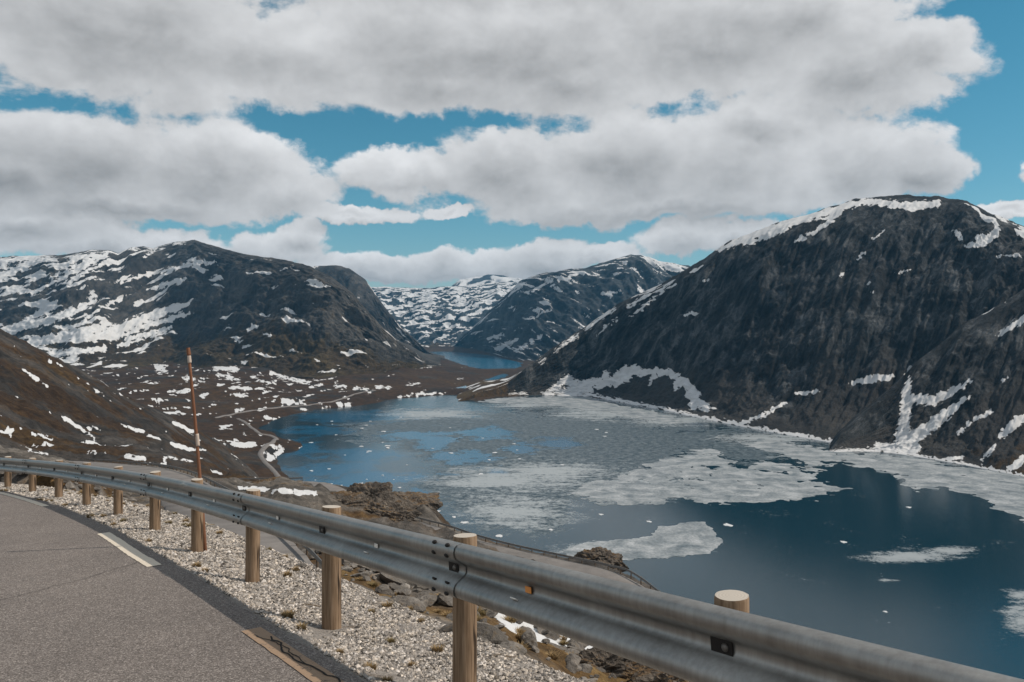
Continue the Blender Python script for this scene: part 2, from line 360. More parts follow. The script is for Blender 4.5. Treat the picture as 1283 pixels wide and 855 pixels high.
# ---- mountains, lofted foot -> crest -> back in real distances
def mountain(name, px0, px1, dpx, nrow, foot, crest, slope, prof, mat, amp, gully, strokes, snow_fn, grass_fn, seed, label,
             back=((0.15, 0.0), (0.6, -0.12), (1.5, -0.7)), foot_z=None, oblique=0.78, scree=None, gu=(40.0, 160.0, 0.35), dsm=61, soft=4.0, fade=0, aniso=1.0):
    c = np.arange(px0, px1 + dpx, dpx)
    fy = curve(foot, c); ry = curve(crest, c)
    fz = foot_z if foot_z is not None else 0.0
    df = (CAMZ - fz) * F / (fy - HZ)
    k = 1 / (math.tan(math.radians(slope)) * oblique)
    df = smooth1(df, max(3, int(dsm / dpx)))
    Dr = (df + k * (CAMZ - fz)) / np.maximum(1 - k * (HZ - ry) / F, 0.3)
    Dr = smooth1(np.maximum(Dr, df + 8), max(3, int(dsm / dpx)))
    zr = CAMZ - (ry - HZ) / F * Dr
    t = np.linspace(0, 1, nrow)
    R = np.interp(t, [p[0] for p in prof], [p[1] for p in prof]); H = np.interp(t, [p[0] for p in prof], [p[2] for p in prof])
    R = smooth1(R, nrow // 8); H = smooth1(H, nrow // 8); R = (R - R[0]) / (R[-1] - R[0]); H = (H - H[0]) / (H[-1] - H[0])
    d = df[None] + (Dr - df)[None] * R[:, None]; z = fz + (zr - fz)[None] * H[:, None]
    env = np.minimum(sstep(t, 0, 0.12), 1 - 0.75 * sstep(t, 0.8, 1.0))[:, None]
    u = (c - px0)[None] / F * Dr.mean(); v = np.cumsum(np.r_[0, np.hypot(np.diff(R) * (Dr - df).mean(), np.diff(H) * zr.mean())])[:, None]
    u = u + 0 * v; v = v + 0 * u
    gl = ridged((u + gu[2] * v) / gu[0] + 0.5 * pn(u / gu[1], v / gu[1], seed), v / gu[1], 5, seed, 0.55) - 0.45
    ush = u + gu[2] * v
    lump = fbm(ush / (amp * 8), v / (amp * 8 * aniso), 6, seed + 40, 0.5)
    crag = ridged(ush / (amp * 2.2), v / (amp * 1.7 * aniso), 4, seed + 90, 0.55) - 0.45
    grow_ = sstep(zr - fz, 4, 60)[None]
    disp = env * grow_ * (amp * lump + amp * 0.40 * crag - gully * gl)
    if fade: z = fz - 3 + (z - fz + 3) * sstep(c, px0 - 2, px0 + fade)[None]
    z = z + disp * 0.7; d = d - disp * 0.7 * np.minimum(1, (Dr - df)[None] / 60)
    d = d + 0 * z
    # the far side
    nb = 14; tb = np.linspace(0, back[-1][0], nb + 1)[1:]
    bz = np.interp(tb, [0] + [b[0] for b in back], [0] + [b[1] for b in back])
    run = (Dr - df).mean()
    db = d[-1][None] + tb[:, None] * run; zb = z[-1][None] + bz[:, None] * (zr - fz)[None] - tb[:, None] * 2
    zb = zb + fbm(u[:1] / (amp * 9) + 0 * tb[:, None], tb[:, None] * run / (amp * 9), 4, seed + 2) * amp * 0.5 * sstep(tb, 0, 0.4)[:, None]
    d = np.vstack([d, db]); z = np.vstack([z, zb])
    # skirt below the foot
    d = np.vstack([d[:1] - 2, d]); z = np.vstack([z[:1] - 12, z])
    T = np.r_[0, t, 1 + tb][:, None] + 0 * d
    U = np.vstack([u[:1], u, u[-1:] + 0 * tb[:, None]]); Vv = np.vstack([v[:1], v, v[-1:] + tb[:, None] * run])
    x = (c[None] - CX) / F * d; y = d
    qx, qy = proj(x, y, z)
    mp = Dr.mean() / F
    wx = qx + 3.2 * fbm(U / (9 * mp), Vv / (9 * mp), 3, seed + 7, 0.6); wy = qy + 2.4 * fbm(U / (9 * mp) + 40, Vv / (9 * mp), 3, seed + 8, 0.6)
    sf = np.where(T <= 1.02, strokes_field(wx, wy, strokes, soft), -1)
    sf = sf + np.where(sf > -0.95, 0.5 * fbm(U / (6 * mp), Vv / (6 * mp), 3, seed + 9, 0.65) - 0.08, 0)
    sf = np.maximum(sf, np.clip(snow_fn(U, Vv, T, qx, qy, z), -1, 1))
    gf = np.clip(grass_fn(U, Vv, T, qx, qy, z), 0, 1)
    scf = np.clip(scree(U, Vv, T, qx, qy, z), 0, 1) if scree else 0 * x
    mk = np.stack([sf, gf, scf, 1 + 0 * x], -1)
    o = mesh_obj(name, np.stack([x, y, z], -1), grid_faces(*x.shape), mat, attrs={'mask': mk.reshape(-1, 4)})
    tag(o, label, None, None, 'structure')
    return dict(c=c, d=d, z=z)

# right-hand mountain: dark face above the lake
R_CREST = [(560, 505), (586, 498), (603, 490), (620, 486), (637, 479), (658, 463), (688, 439), (722, 416), (773, 382), (800, 368), (830, 355), (873, 329), (916, 301), (960, 284),
           (1000, 272), (1025, 265), (1072, 249), (1100, 246), (1124, 245), (1176, 246), (1211, 250), (1237, 266), (1260, 276), (1283, 284), (1340, 300), (1420, 310), (1600, 330)]
R_FOOT = [(560, 508), (586, 500), (610, 499)] + SHORE_R
R_ST = [[(900, 313, 3), (930, 300, 5), (960, 289, 6), (1005, 275, 5), (1060, 258, 4), (1090, 251, 4)], [(935, 306, 3), (960, 297, 4), (985, 287, 3)], [(995, 303, 2), (1030, 285, 2.6), (1052, 267, 2.6)],
        [(1080, 252, 4), (1110, 255, 4), (1140, 259, 6), (1175, 255, 4)], [(1093, 300, 1.5), (1108, 290, 2)], [(1072, 324, 1.5), (1082, 317, 2)], [(1052, 347, 1), (1063, 339, 1.5)],
        [(1125, 343, 1.5), (1140, 337, 1.5)], [(1085, 355, 1), (1090, 352, 1.5)], [(1092, 366, 1), (1098, 363, 1)], [(1195, 288, 2), (1204, 300, 3)], [(1212, 309, 3), (1235, 303, 6), (1250, 290, 5), (1248, 283, 2)],
        [(1225, 300, 4), (1240, 296, 4)], [(1275, 290, 4), (1290, 296, 5)], [(1250, 322, 2), (1283, 320, 2)], [(1139, 462, 4), (1137, 490, 7), (1134, 520, 8), (1130, 548, 9)],
        [(1145, 500, 6), (1170, 502, 7), (1195, 490, 5), (1215, 478, 2)], [(1150, 545, 8), (1165, 533, 8), (1190, 515, 6), (1215, 497, 2)], [(1100, 553, 4), (1108, 535, 3), (1115, 520, 2)],
        [(1080, 560, 4), (1110, 557, 7), (1145, 555, 10)], [(950, 523, 2.5), (985, 505, 2)], [(1000, 494, 2.6), (1026, 489, 2)], [(1068, 480, 3), (1090, 475, 4.5), (1120, 472, 3.5)],
        [(686, 494, 4), (700, 482, 4), (712, 475, 5), (722, 484, 7), (745, 478, 5), (765, 477, 5), (785, 464, 6), (810, 466, 5), (835, 466, 4), (858, 478, 5), (872, 494, 6), (868, 510, 5)],
        [(700, 492, 5), (725, 490, 8), (738, 488, 6)], [(760, 470, 4), (752, 486, 3)], [(795, 458, 3), (788, 470, 6), (770, 484, 3)], [(822, 470, 5), (812, 482, 2)], [(850, 476, 6), (846, 490, 2)], [(866, 494, 7), (884, 512, 5)], [(748, 484, 4), (770, 478, 4)], [(880, 505, 3), (895, 512, 2)], [(845, 470, 4), (860, 488, 3)], [(695, 441, 1.5), (722, 421, 3)], [(735, 411, 2.5), (770, 386, 2.5)],
        [(748, 420, 1), (772, 400, 1.4)], [(785, 385, 1.5), (800, 377, 2)], [(790, 397, 1), (812, 380, 1.6), (830, 364, 1.6)], [(880, 352, 1.6), (888, 350, 1.6)], [(858, 395, 1.5), (873, 392, 2)], [(836, 362, 2), (846, 356, 2)],
        [(1255, 545, 5), (1275, 528, 6), (1290, 520, 6)], [(1230, 576, 2), (1245, 560, 3)], [(1266, 588, 4), (1283, 575, 5)], [(1198, 545, 1.6), (1215, 530, 2.6), (1242, 515, 3)], [(1255, 478, 2), (1262, 473, 2.4)],
        [(676, 455, 1.5), (682, 450, 2)], [(640, 494, 2), (660, 493, 1.5)], [(930, 530, 3), (960, 519, 2)], [(1185, 575, 4), (1205, 570, 3)]]
R_ST.append([(p[0], p[1] - 2, 2.6) for p in SHORE_R[1:11]])
PROF_R = [(0, 0, 0), (0.2, 0.24, 0.13), (0.32, 0.36, 0.25), (0.6, 0.60, 0.57), (0.82, 0.80, 0.83), (0.93, 0.91, 0.95), (1, 1, 1)]
M_rock = terrain_mat('dark_gneiss', 24.0, rock=((0.006, 0.0075, 0.009), (0.0255, 0.0295, 0.033), (0.11, 0.118, 0.125)), snow_noise=0.4, bumpd=0.22, streak=(1.0, 1.0, 0.3), bstr=1.0)
right = mountain('rocky_mountain', 556, 1500, 1.25, 300, R_FOOT, R_CREST, 42, PROF_R, M_rock, 11.0, 10.0, R_ST,
         lambda U, V, T, qx, qy, z: np.where((T > 0.9), (fbm(U / 60, V / 40, 4, 9) + 0.25 * (T > 1.0) - 0.42) * 2.5, -1),
         lambda U, V, T, qx, qy, z: 0.10 * sstep(T, 0.35, 0.05) + 0.2 * sstep(T, 0.93, 1.0) + 0.6 * sstep(qx, 690, 620), 101,
         'steep dark rock mountain with snow patches rising from the frozen lake shore',
         scree=lambda U, V, T, qx, qy, z: sstep(T + 0.18 * fbm(U / 90, V / 200, 3, 6), 0.27, 0.12), gu=(36.0, 200.0, -0.42), fade=36, aniso=1.5)

# foreground spur on the same mountain
S_CREST = [(1030, 566), (1060, 541), (1090, 512), (1120, 482), (1150, 452), (1180, 428), (1205, 406), (1240, 388), (1283, 362), (1340, 338), (1420, 330), (1560, 352)]
S_FOOT = [(1030, 568), (1060, 566), (1100, 566), (1133, 570), (1198, 581), (1283, 598), (1420, 628), (1600, 670)]
S_ST = [[(1139, 474, 2), (1137, 490, 7), (1134, 520, 8), (1130, 548, 9)], [(1145, 500, 6), (1170, 502, 7), (1195, 490, 5), (1215, 478, 2)], [(1140, 552, 9), (1165, 535, 8), (1190, 515, 6), (1215, 497, 2)],
        [(1100, 560, 6), (1145, 562, 8)], [(1205, 401, 1.6), (1230, 391, 2), (1255, 379, 2)], [(1250, 420, 2), (1275, 404, 4.5), (1300, 392, 6)], [(1255, 545, 5), (1275, 528, 6), (1290, 520, 6)],
        [(1230, 576, 2), (1245, 560, 3)], [(1266, 588, 4), (1283, 575, 5)], [(1198, 545, 1.6), (1215, 530, 2.6), (1242, 515, 3)], [(1255, 478, 2), (1262, 473, 2.4)], [(1185, 577, 4), (1205, 573, 3)],
        [(p[0], p[1] - 1, 2.6) for p in S_FOOT[0:6]]]
mountain('mountain_spur', 1030, 1500, 1.25, 190, S_FOOT, S_CREST, 41, PROF_R, M_rock, 7.0, 6.0, S_ST,
         lambda U, V, T, qx, qy, z: -1 + 0 * U, lambda U, V, T, qx, qy, z: 0.45 * sstep(T, 0.5, 0.1) * sstep(qx, 1150, 1240), 211,
         'rocky spur with snow gullies at the foot of the dark mountain',
         scree=lambda U, V, T, qx, qy, z: sstep(T + 0.2 * fbm(U / 60, V / 120, 3, 6), 0.5, 0.3), gu=(30.0, 150.0, -0.35), fade=24, aniso=1.7)

# left-hand mountain
L_CREST = [(-260, 345), (-120, 330), (-40, 324), (0, 322), (14, 321), (51, 319), (78, 320), (112, 314), (136, 314), (148, 318), (163, 310), (180, 309), (192, 311), (217, 303), (244, 301),
           (268, 309), (305, 318), (356, 325), (390, 334), (415, 345), (440, 366), (470, 398), (500, 428), (530, 450), (552, 457)]
L_FOOT = [(-260, 452), (0, 458), (100, 462), (200, 459), (300, 468), (400, 474), (470, 470), (520, 462), (552, 459)]
L_ST = [[(0, 420, 8), (30, 407, 6), (60, 402, 5), (100, 387, 5), (118, 378, 3)], [(20, 436, 5), (40, 430, 6), (90, 420, 7), (130, 408, 4)], [(110, 424, 4), (150, 412, 6), (200, 392, 6), (238, 380, 3)],
        [(140, 425, 3), (190, 406, 4), (240, 393, 2)], [(150, 433, 3), (205, 418, 2)], [(60, 445, 4), (130, 437, 4)], [(30, 440, 3), (60, 425, 3), (95, 412, 3)], [(150, 353, 2.5), (190, 343, 2.6), (240, 332, 2.4), (252, 329, 2)],
        [(185, 363, 2.4), (215, 355, 3.2), (232, 350, 2.4)], [(40, 368, 2), (75, 350, 2.6), (110, 332, 2.6), (135, 319, 3)], [(60, 350, 1.6), (90, 336, 2.4), (125, 321, 3.4)], [(0, 348, 5), (30, 333, 5), (50, 326, 4)],
        [(80, 357, 2.4), (105, 342, 2.6), (140, 326, 2.4)], [(100, 362, 2), (112, 358, 2)], [(0, 326, 3), (40, 324, 4), (70, 326, 3)], [(232, 331, 2), (240, 325, 3), (258, 330, 2)], [(90, 324, 4), (120, 320, 3)],
        [(180, 322, 1.6), (195, 313, 2)], [(216, 306, 1.6), (230, 304, 2)], [(310, 413, 2.4), (320, 408, 3)], [(330, 419, 2), (337, 420, 2)], [(262, 330, 2), (270, 331, 1.6)], [(160, 312, 2), (175, 312, 2)],
        [(105, 400, 3), (125, 388, 2)], [(135, 382, 3), (155, 372, 2.4)], [(160, 425, 3), (215, 410, 2)]]
PROF_L = [(0, 0, 0), (0.25, 0.3, 0.16), (0.5, 0.52, 0.46), (0.75, 0.74, 0.78), (0.9, 0.89, 0.94), (1, 1, 1)]
M_left = terrain_mat('grey_fell', 70.0, rock=((0.02, 0.021, 0.022), (0.055, 0.054, 0.052), (0.105, 0.1, 0.094)),
                     grass=((0.016, 0.012, 0.008), (0.045, 0.032, 0.018), (0.085, 0.062, 0.033)), snow_noise=0.42, bumpd=0.13, streak=(1, 1, 0.7))
mountain('snowy_mountain', -250, 552, 1.3, 190, L_FOOT, L_CREST, 27, PROF_L, M_left, 22.0, 24.0, L_ST,
         lambda U, V, T, qx, qy, z: (fbm((U + V * 0.9) / 150, (V - U * 0.35) / 42, 5, 19) * 0.8 + 0.30 * sstep(qx, 250, 80) - 0.06 * sstep(qx, 180, 300) - 0.48) * 2.4,
         lambda U, V, T, qx, qy, z: 0.75 * sstep(T, 0.55, 0.1) + 0.3 * sstep(qx, 240, 330), 301,
         'broad grey fell streaked with snow above the brown moor', gu=(170.0, 420.0, -0.5), foot_z=16.0, oblique=0.95, soft=4.0)
# dome behind it
D_CREST = [(340, 345), (380, 338), (395, 333), (420, 332), (437, 336), (458, 351), (468, 365), (488, 392), (512, 419), (536, 441), (549, 448), (556, 450)]
D_FOOT = [(340, 452), (440, 452), (500, 450), (536, 449), (556, 451.5)]
mountain('rounded_mountain', 340, 556, 1.2, 120, D_FOOT, D_CREST, 35, PROF_L, M_left, 18.0, 24.0,
         [[(388, 334, 2), (402, 332, 2)]], lambda U, V, T, qx, qy, z: (fbm(U / 90, V / 60, 4, 9) - 0.62) * 2,
         lambda U, V, T, qx, qy, z: 0.45 * sstep(T, 0.4, 0.1), 401, 'dark rounded mountain shoulder above the far blue lake', foot_z=5.0, oblique=0.95, gu=(90.0, 300.0, -0.3), dsm=31)
# far ridge on the right of the valley
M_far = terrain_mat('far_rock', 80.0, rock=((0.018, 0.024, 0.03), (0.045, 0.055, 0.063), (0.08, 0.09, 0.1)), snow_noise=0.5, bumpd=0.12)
F_CREST = [(560, 436), (573, 429), (583, 419), (597, 405), (617, 385), (637, 366), (651, 352), (678, 344), (705, 339), (739, 334), (766, 326), (790, 319), (807, 320), (830, 329), (862, 332), (900, 345), (980, 365), (1080, 380)]
F_FOOT = [(560, 439), (573, 438), (600, 441), (625, 446), (650, 452), (700, 455), (800, 457), (1080, 460)]
mountain('far_mountain', 560, 1060, 1.4, 130, F_FOOT, F_CREST, 36, PROF_L, M_far, 24.0, 34.0,
         [[(808, 322, 1.6), (820, 326, 3), (838, 334, 5), (850, 338, 5)], [(640, 364, 3), (655, 355, 3)], [(668, 365, 2), (690, 352, 2)], [(590, 408, 1.5), (603, 398, 1.6)], [(611, 424, 3), (632, 420, 2)], [(622, 437, 3), (648, 426, 2)], [(650, 437, 2.4), (678, 422, 2)], [(667, 398, 1.5), (688, 388, 1.5)], [(700, 352, 2), (730, 342, 2)]],
         lambda U, V, T, qx, qy, z: (fbm((U - V * 0.8) / 150, (V + U * 0.8) / 26, 5, 19, 0.6) * 0.8 + 0.30 * sstep(T, 0.6, 1.0) + 0.1 * sstep(T, 0.35, 0.1) + 0.22 * (T > 1) - 0.50) * 2.2,
         lambda U, V, T, qx, qy, z: 0.3 * sstep(T, 0.25, 0.02), 501, 'distant blue mountain ridge with thin snow streaks beyond the far lake', foot_z=4.0, oblique=0.7, gu=(110.0, 360.0, 0.6), dsm=51)
# snow-covered plateau at the head of the valley
P_CREST = [(380, 366), (440, 363), (468, 360), (512, 360), (540, 361), (563, 360), (603, 356), (637, 353), (700, 352), (760, 356)]
P_FOOT = [(380, 438), (600, 438), (760, 438)]
mountain('snowy_plateau', 380, 720, 1.2, 110, P_FOOT, P_CREST, 17, [(0, 0, 0), (0.3, 0.28, 0.25), (0.6, 0.56, 0.66), (1, 1, 1)], M_far, 40.0, 30.0, [],
         lambda U, V, T, qx, qy, z: (fbm((U + V) / 170, (V - 0.3 * U) / 48, 6, 29, 0.62) * 1.0 + 0.36 * sstep(T, 0.1, 0.7) - 0.30) * 2.6,
         lambda U, V, T, qx, qy, z: 0.6 * sstep(T, 0.25, 0.05), 601, 'far snow covered plateau closing the head of the valley', foot_z=6.0, oblique=1.0, gu=(200.0, 300.0, 0.3))
K_CREST = [(540, 366), (566, 358), (576, 350), (590, 348), (600, 347), (617, 344), (628, 345), (640, 348), (651, 349), (690, 360)]
mountain('far_peak', 540, 690, 1.5, 50, [(540, 432), (690, 432)], K_CREST, 17, [(0, 0, 0), (0.5, 0.5, 0.5), (1, 1, 1)], M_far, 60.0, 60.0, [],
         lambda U, V, T, qx, qy, z: (fbm(U / 300, V / 300, 4, 39) + 0.1) * 2.0,
         lambda U, V, T, qx, qy, z: 0 * U, 701, 'pale far peak showing above the snow covered plateau', foot_z=20.0, oblique=1.0, gu=(300.0, 600.0, 0.3))

# ---- water of the far lake and the pond between the lakes
def water_mat(name, deep, blue=None):
    m, g = new_mat(name)
    pos = g.n('ShaderNodeNewGeometry', out=0)
    rip = g.noise(pos, 0.8, 3, 0.6)
    finish(g, (*deep, 1), 0.12, rip, 0.12, 0.15, spec=0.5)
    return m
M_blue = water_mat('blue_water', (0.008, 0.14, 0.26))
for nm, pl, lab in (('far_lake', LAKES[1], 'bright blue far lake between the mountain feet'), ('pond', LAKES[2], 'small blue pond on the moor between the two lakes')):
    pts = np.array(pl); c = pts.mean(0)
    if nm == 'far_lake': P = [(p[0] + (40 if p[0] > c[0] else -40), p[1] + (250 if p[1] > c[1] else -120), 0.0) for p in pts]
    else: P = [(*(c + (p - c) * 1.18), 0.0) for p in pts]
    P = np.array(P)
    mesh_obj(nm, P, [tuple(range(len(P)))[::-1]], M_blue, smooth=False)
    o = bpy.data.objects[nm]; tag(o, lab, None, None, 'structure')
    bm = bmesh.new(); bm.from_mesh(o.data); bmesh.ops.triangulate(bm, faces=bm.faces[:]); bmesh.ops.recalc_face_normals(bm, faces=bm.faces[:])
    for f in bm.faces:
        if f.normal.z < 0: f.normal_flip()
    bm.to_mesh(o.data); bm.free()
# ---- the near lake: open water, drifting slush and melt ponds in one sheet
def world_px(x, y): return proj(x, y, 0.0)
def ellipses(px, py, L):
    b = np.full(px.shape, -1.0)
    for cx, cy, rx, ry in L: b = np.maximum(b, 1 - np.hypot((px - cx) / rx, (py - cy) / ry))
    return b
lc = np.arange(300, 1720, 2.2); lr = np.r_[np.linspace(493.5, 540, 62), np.linspace(541.2, 700, 120), np.linspace(703, 1000, 50)]
PX, PY = np.meshgrid(lc, lr); D = CAMZ * F / (PY - HZ); X = (PX - CX) / F * D; Y = D
SLUSH = [[(505, 604), (560, 580), (640, 572), (760, 572), (850, 585), (880, 605), (850, 628), (720, 628), (728, 655), (690, 676), (600, 664), (560, 640), (540, 628), (505, 616)],
         [(455, 521), (480, 514), (640, 510), (760, 512), (900, 535), (1010, 560), (960, 585), (860, 572), (800, 600), (640, 600), (540, 588), (500, 566), (440, 552), (400, 540)],
         [(620, 502), (700, 498), (800, 512), (880, 530), (1000, 552), (1140, 569), (1160, 575), (1000, 566), (860, 545), (720, 528), (640, 515)]]
s1 = np.max([poly_sd(PX, PY * 2.2, [(a, b * 2.2) for a, b in p]) / 45 for p in SLUSH], 0)
slush = np.clip(s1, -1, 1) * np.where(PY < 570, 0.75, 1.0)
bright = ellipses(PX, PY, [(640, 602, 130, 22), (800, 612, 110, 18), (690, 590, 120, 16), (540, 519, 85, 9), (650, 640, 90, 26), (760, 518, 90, 12), (840, 527, 70, 10), (960, 549, 90, 9), (660, 508, 60, 5),
                           (1140, 697, 75, 9), (1190, 691, 45, 6), (1284, 778, 34, 24), (1278, 745, 26, 10), (760, 690, 70, 14), (1110, 728, 20, 4)])
blue = ellipses(PX, PY, [(611, 543, 44, 10), (548, 555, 30, 12), (653, 562, 24, 8), (699, 555, 36, 9), (466, 598, 100, 9), (525, 618, 18, 9), (520, 546, 60, 8), (577, 573, 46, 10), (622, 590, 22, 6), (420, 612, 60, 10),
                         (440, 522, 90, 9), (372, 562, 40, 14), (455, 572, 60, 10), (410, 590, 60, 12), (400, 540, 50, 8)])
mask = np.stack([slush, np.clip(blue, -1, 1), np.clip(bright, -1, 1), 1 + 0 * PX], -1)
M_lake, g = new_mat('icy_lake')
pos = g.n('ShaderNodeNewGeometry', out=0)
at = g.n('ShaderNodeAttribute', attribute_name='mask', out=None); sp = g.n('ShaderNodeSeparateColor', [at.outputs[0]], out=None)
nA = g.noise(pos, 0.028, 7, 0.66, 0.6); nB = g.noise(pos, 0.16, 5, 0.7); nC = g.noise(pos, 0.5, 3, 0.75)
nD = g.noise(g.v('MULTIPLY', pos, (0.35, 1.0, 1.0)), 0.05, 6, 0.7, 0.4)
cA = g.m('SUBTRACT', nA, 0.5); cB = g.m('SUBTRACT', nB, 0.5); cC = g.m('SUBTRACT', nC, 0.5); cD = g.m('SUBTRACT', nD, 0.5)
bl = g.step(g.m('ADD', sp.outputs[1], g.m('ADD', g.m('MULTIPLY', cA, 3.0), g.m('ADD', g.m('MULTIPLY', cB, 1.8), g.m('MULTIPLY', cC, 0.6)))), 0.12, 0.4)
sl = g.m('ADD', sp.outputs[0], g.m('ADD', g.m('MULTIPLY', cA, 2.6), g.m('ADD', g.m('MULTIPLY', cB, 1.6), g.m('MULTIPLY', cC, 1.0))))
slm = g.m('MULTIPLY', g.step(sl, -0.05, 0.5), g.m('SUBTRACT', 1.0, g.m('MULTIPLY', bl, 0.92)))
br = g.m('ADD', sp.outputs[2], g.m('ADD', g.m('MULTIPLY', cD, 2.6), g.m('ADD', g.m('MULTIPLY', cB, 1.7), g.m('MULTIPLY', cC, 1.3))))
brm = g.m('MULTIPLY', g.step(br, 0.05, 0.85), 0.8)
flecks = g.m('MULTIPLY', g.step(g.m('ADD', nC, g.m('MULTIPLY', cA, 0.9)), 0.70, 0.78), 0.45)
base = g.mix(bl, (0.003, 0.028, 0.046), (0.001, 0.082, 0.165))
base = g.mix(g.m('MULTIPLY', slm, 0.72), base, g.mix(g.step(g.m('ADD', g.m('MULTIPLY', nB, 0.6), g.m('MULTIPLY', nC, 0.4)), 0.4, 0.62), (0.02, 0.04, 0.055), (0.2, 0.235, 0.255)))
base = g.mix(g.m('MAXIMUM', brm, flecks), base, (0.36, 0.395, 0.415))
ro = g.m('ADD', 0.1, g.m('MULTIPLY', g.m('MAXIMUM', g.m('MULTIPLY', slm, 0.8), brm), 0.45))
spc = g.m('SUBTRACT', 0.33, g.m('MULTIPLY', g.m('MAXIMUM', g.m('MAXIMUM', slm, brm), bl), 0.2))
rip = g.m('ADD', g.m('MULTIPLY', g.noise(pos, 1.6, 3, 0.6), 0.35), g.m('MULTIPLY', nC, 0.3))
finish(g, base, ro, rip, 0.35, 0.25, **{'Specular IOR Level': spc})
lake = mesh_obj('lake', np.stack([X, Y, 0 * X], -1), grid_faces(*X.shape)[:, ::-1], M_lake, attrs={'mask': mask.reshape(-1, 4)})
tag(lake, 'dark mountain lake half covered with grey slush and melt ponds', None, None, 'structure')

# ---- white ice sheets: real plates floating on the lake
M_ice, g = new_mat('white_ice')
pos = g.n('ShaderNodeNewGeometry', out=0)
n1 = g.noise(pos, 0.06, 7, 0.7, 0.5); n2 = g.noise(pos, 0.6, 4, 0.7)
col = g.ramp(n1, [(0.34, (0.10, 0.13, 0.15)), (0.5, (0.24, 0.265, 0.28)), (0.66, (0.40, 0.42, 0.435))])
col = g.mix(0.7, col, g.ramp(n2, [(0.3, (0.4, 0.43, 0.46)), (0.7, (1.4, 1.4, 1.4))]), 'MULTIPLY')
finish(g, col, 0.6, n2, 0.5, 0.1, spec=0.3)
def ice_plate(name, fld, px0, px1, py0, py1, step, label, top=0.12, group=None):
    c = np.arange(px0, px1, step); r = np.arange(py0, py1, step * 0.75)
    A, B = np.meshgrid(c, r); d = CAMZ * F / (B - HZ); x = (A - CX) / F * d; y = d
    f = fld(A, B, x, y).ravel() + 1e-5
    P = np.stack([x.ravel(), y.ravel()], -1); q = grid_faces(*A.shape)[:, ::-1]
    T = np.vstack([q[:, [0, 1, 2]], q[:, [0, 2, 3]]]); ins = f[T] > 0; k = ins.sum(1)
    tris = [P[T[k == 3]]]; segs = []
    for kk in (1, 2):
        S = T[k == kk]; I = ins[k == kk]
        odd = (I if kk == 1 else ~I).argmax(1); ar = np.arange(len(S))
        a = S[ar, odd]; b = S[ar, (odd + 1) % 3]; cc = S[ar, (odd + 2) % 3]
        def cut(i, j):
            t = (f[i] / (f[i] - f[j]))[:, None]; return P[i] + (P[j] - P[i]) * t
        ab, ac = cut(a, b), cut(a, cc)
        if kk == 1: tris.append(np.stack([P[a], ab, ac], 1)); segs.append(np.stack([ab, ac], 1))
        else:
            tris.append(np.stack([ab, P[b], P[cc]], 1)); tris.append(np.stack([ab, P[cc], ac], 1)); segs.append(np.stack([ac, ab], 1))
    tr = np.concatenate(tris); sg = np.concatenate(segs)
    V = np.concatenate([tr.reshape(-1, 2)]); V3 = np.c_[V, np.full(len(V), top)]
    faces = [np.arange(len(V)).reshape(-1, 3)]
    n0 = len(V); sv_ = np.stack([np.c_[sg[:, 0], np.full(len(sg), top)], np.c_[sg[:, 0], np.full(len(sg), -0.1)], np.c_[sg[:, 1], np.full(len(sg), -0.1)], np.c_[sg[:, 1], np.full(len(sg), top)]], 1)
    i0 = n0 + np.arange(len(sg))[:, None] * 4
    faces += [i0 + np.array([[0, 1, 2]]), i0 + np.array([[0, 2, 3]])]
    V3 = np.vstack([V3, sv_.reshape(-1, 3)])
    o = mesh_obj(name, V3, np.vstack(faces), M_ice, smooth=False)
    return tag(o, label, 'ice sheet' if name == 'ice_sheet' else 'ice floe', group)
def pfield(poly, soft, a1, a2, seed, bias=0.0, s1=55.0, s2=14.0):
    pp = [(a, b * 2.5) for a, b in poly]
    return lambda A, B, x, y: np.clip(poly_sd(A, B * 2.5, pp) / soft, -3, 1.0) + bias + a1 * fbm(x / s1, y / s1, 4, seed, 0.6) + a2 * fbm(x / s2, y / s2, 3, seed + 50, 0.65)
ice_plate('ice_sheet', pfield([(800, 634), (839, 628), (894, 630), (964, 632), (1004, 627), (1035, 620), (1072, 621), (1058, 612), (1019, 600), (1023, 592), (984, 583), (957, 577), (929, 584), (905, 572), (890, 560), (860, 566), (830, 576), (790, 590), (740, 604), (700, 618), (740, 628)], 16, 0.85, 0.8, 3, -0.2),
          660, 1095, 548, 648, 1.1, 'broad broken ice sheet with dark holes in the middle of the lake')
ice_plate('ice_sheet', pfield([(905, 548), (937, 556), (965, 565), (1000, 577), (1015, 585), (1055, 578), (1098, 591), (1133, 599), (1152, 611), (1192, 615), (1231, 626), (1262, 643), (1283, 653), (1400, 690), (1500, 720), (1560, 660), (1400, 624), (1283, 600), (1198, 583), (1133, 573), (1046, 567), (960, 552)], 14, 0.65, 0.7, 13, 0.05),
          890, 1500, 540, 720, 1.25, 'long white ice shelf following the shore below the rocky spur')
ice_plate('ice_sheet', pfield([(600, 503), (640, 499), (700, 497), (740, 500), (790, 511), (830, 519), (873, 530), (840, 532), (800, 524), (740, 514), (690, 508), (640, 506)], 9, 0.6, 0.3, 23, -0.05, 90, 25),
          590, 890, 494.5, 540, 1.0, 'thin pale ice band along the distant right shore')
ice_plate('ice_floe', pfield([(706, 692), (735, 681), (790, 676), (818, 672), (828, 661), (880, 656), (890, 665), (903, 680), (888, 692), (850, 697), (800, 699), (760, 703), (720, 704)], 10, 0.35, 0.35, 33, 0.25, 30, 8),
          690, 920, 645, 715, 0.9, 'large lone white ice floe beyond the tallest post of the guardrail')
FLOE_MESH = []
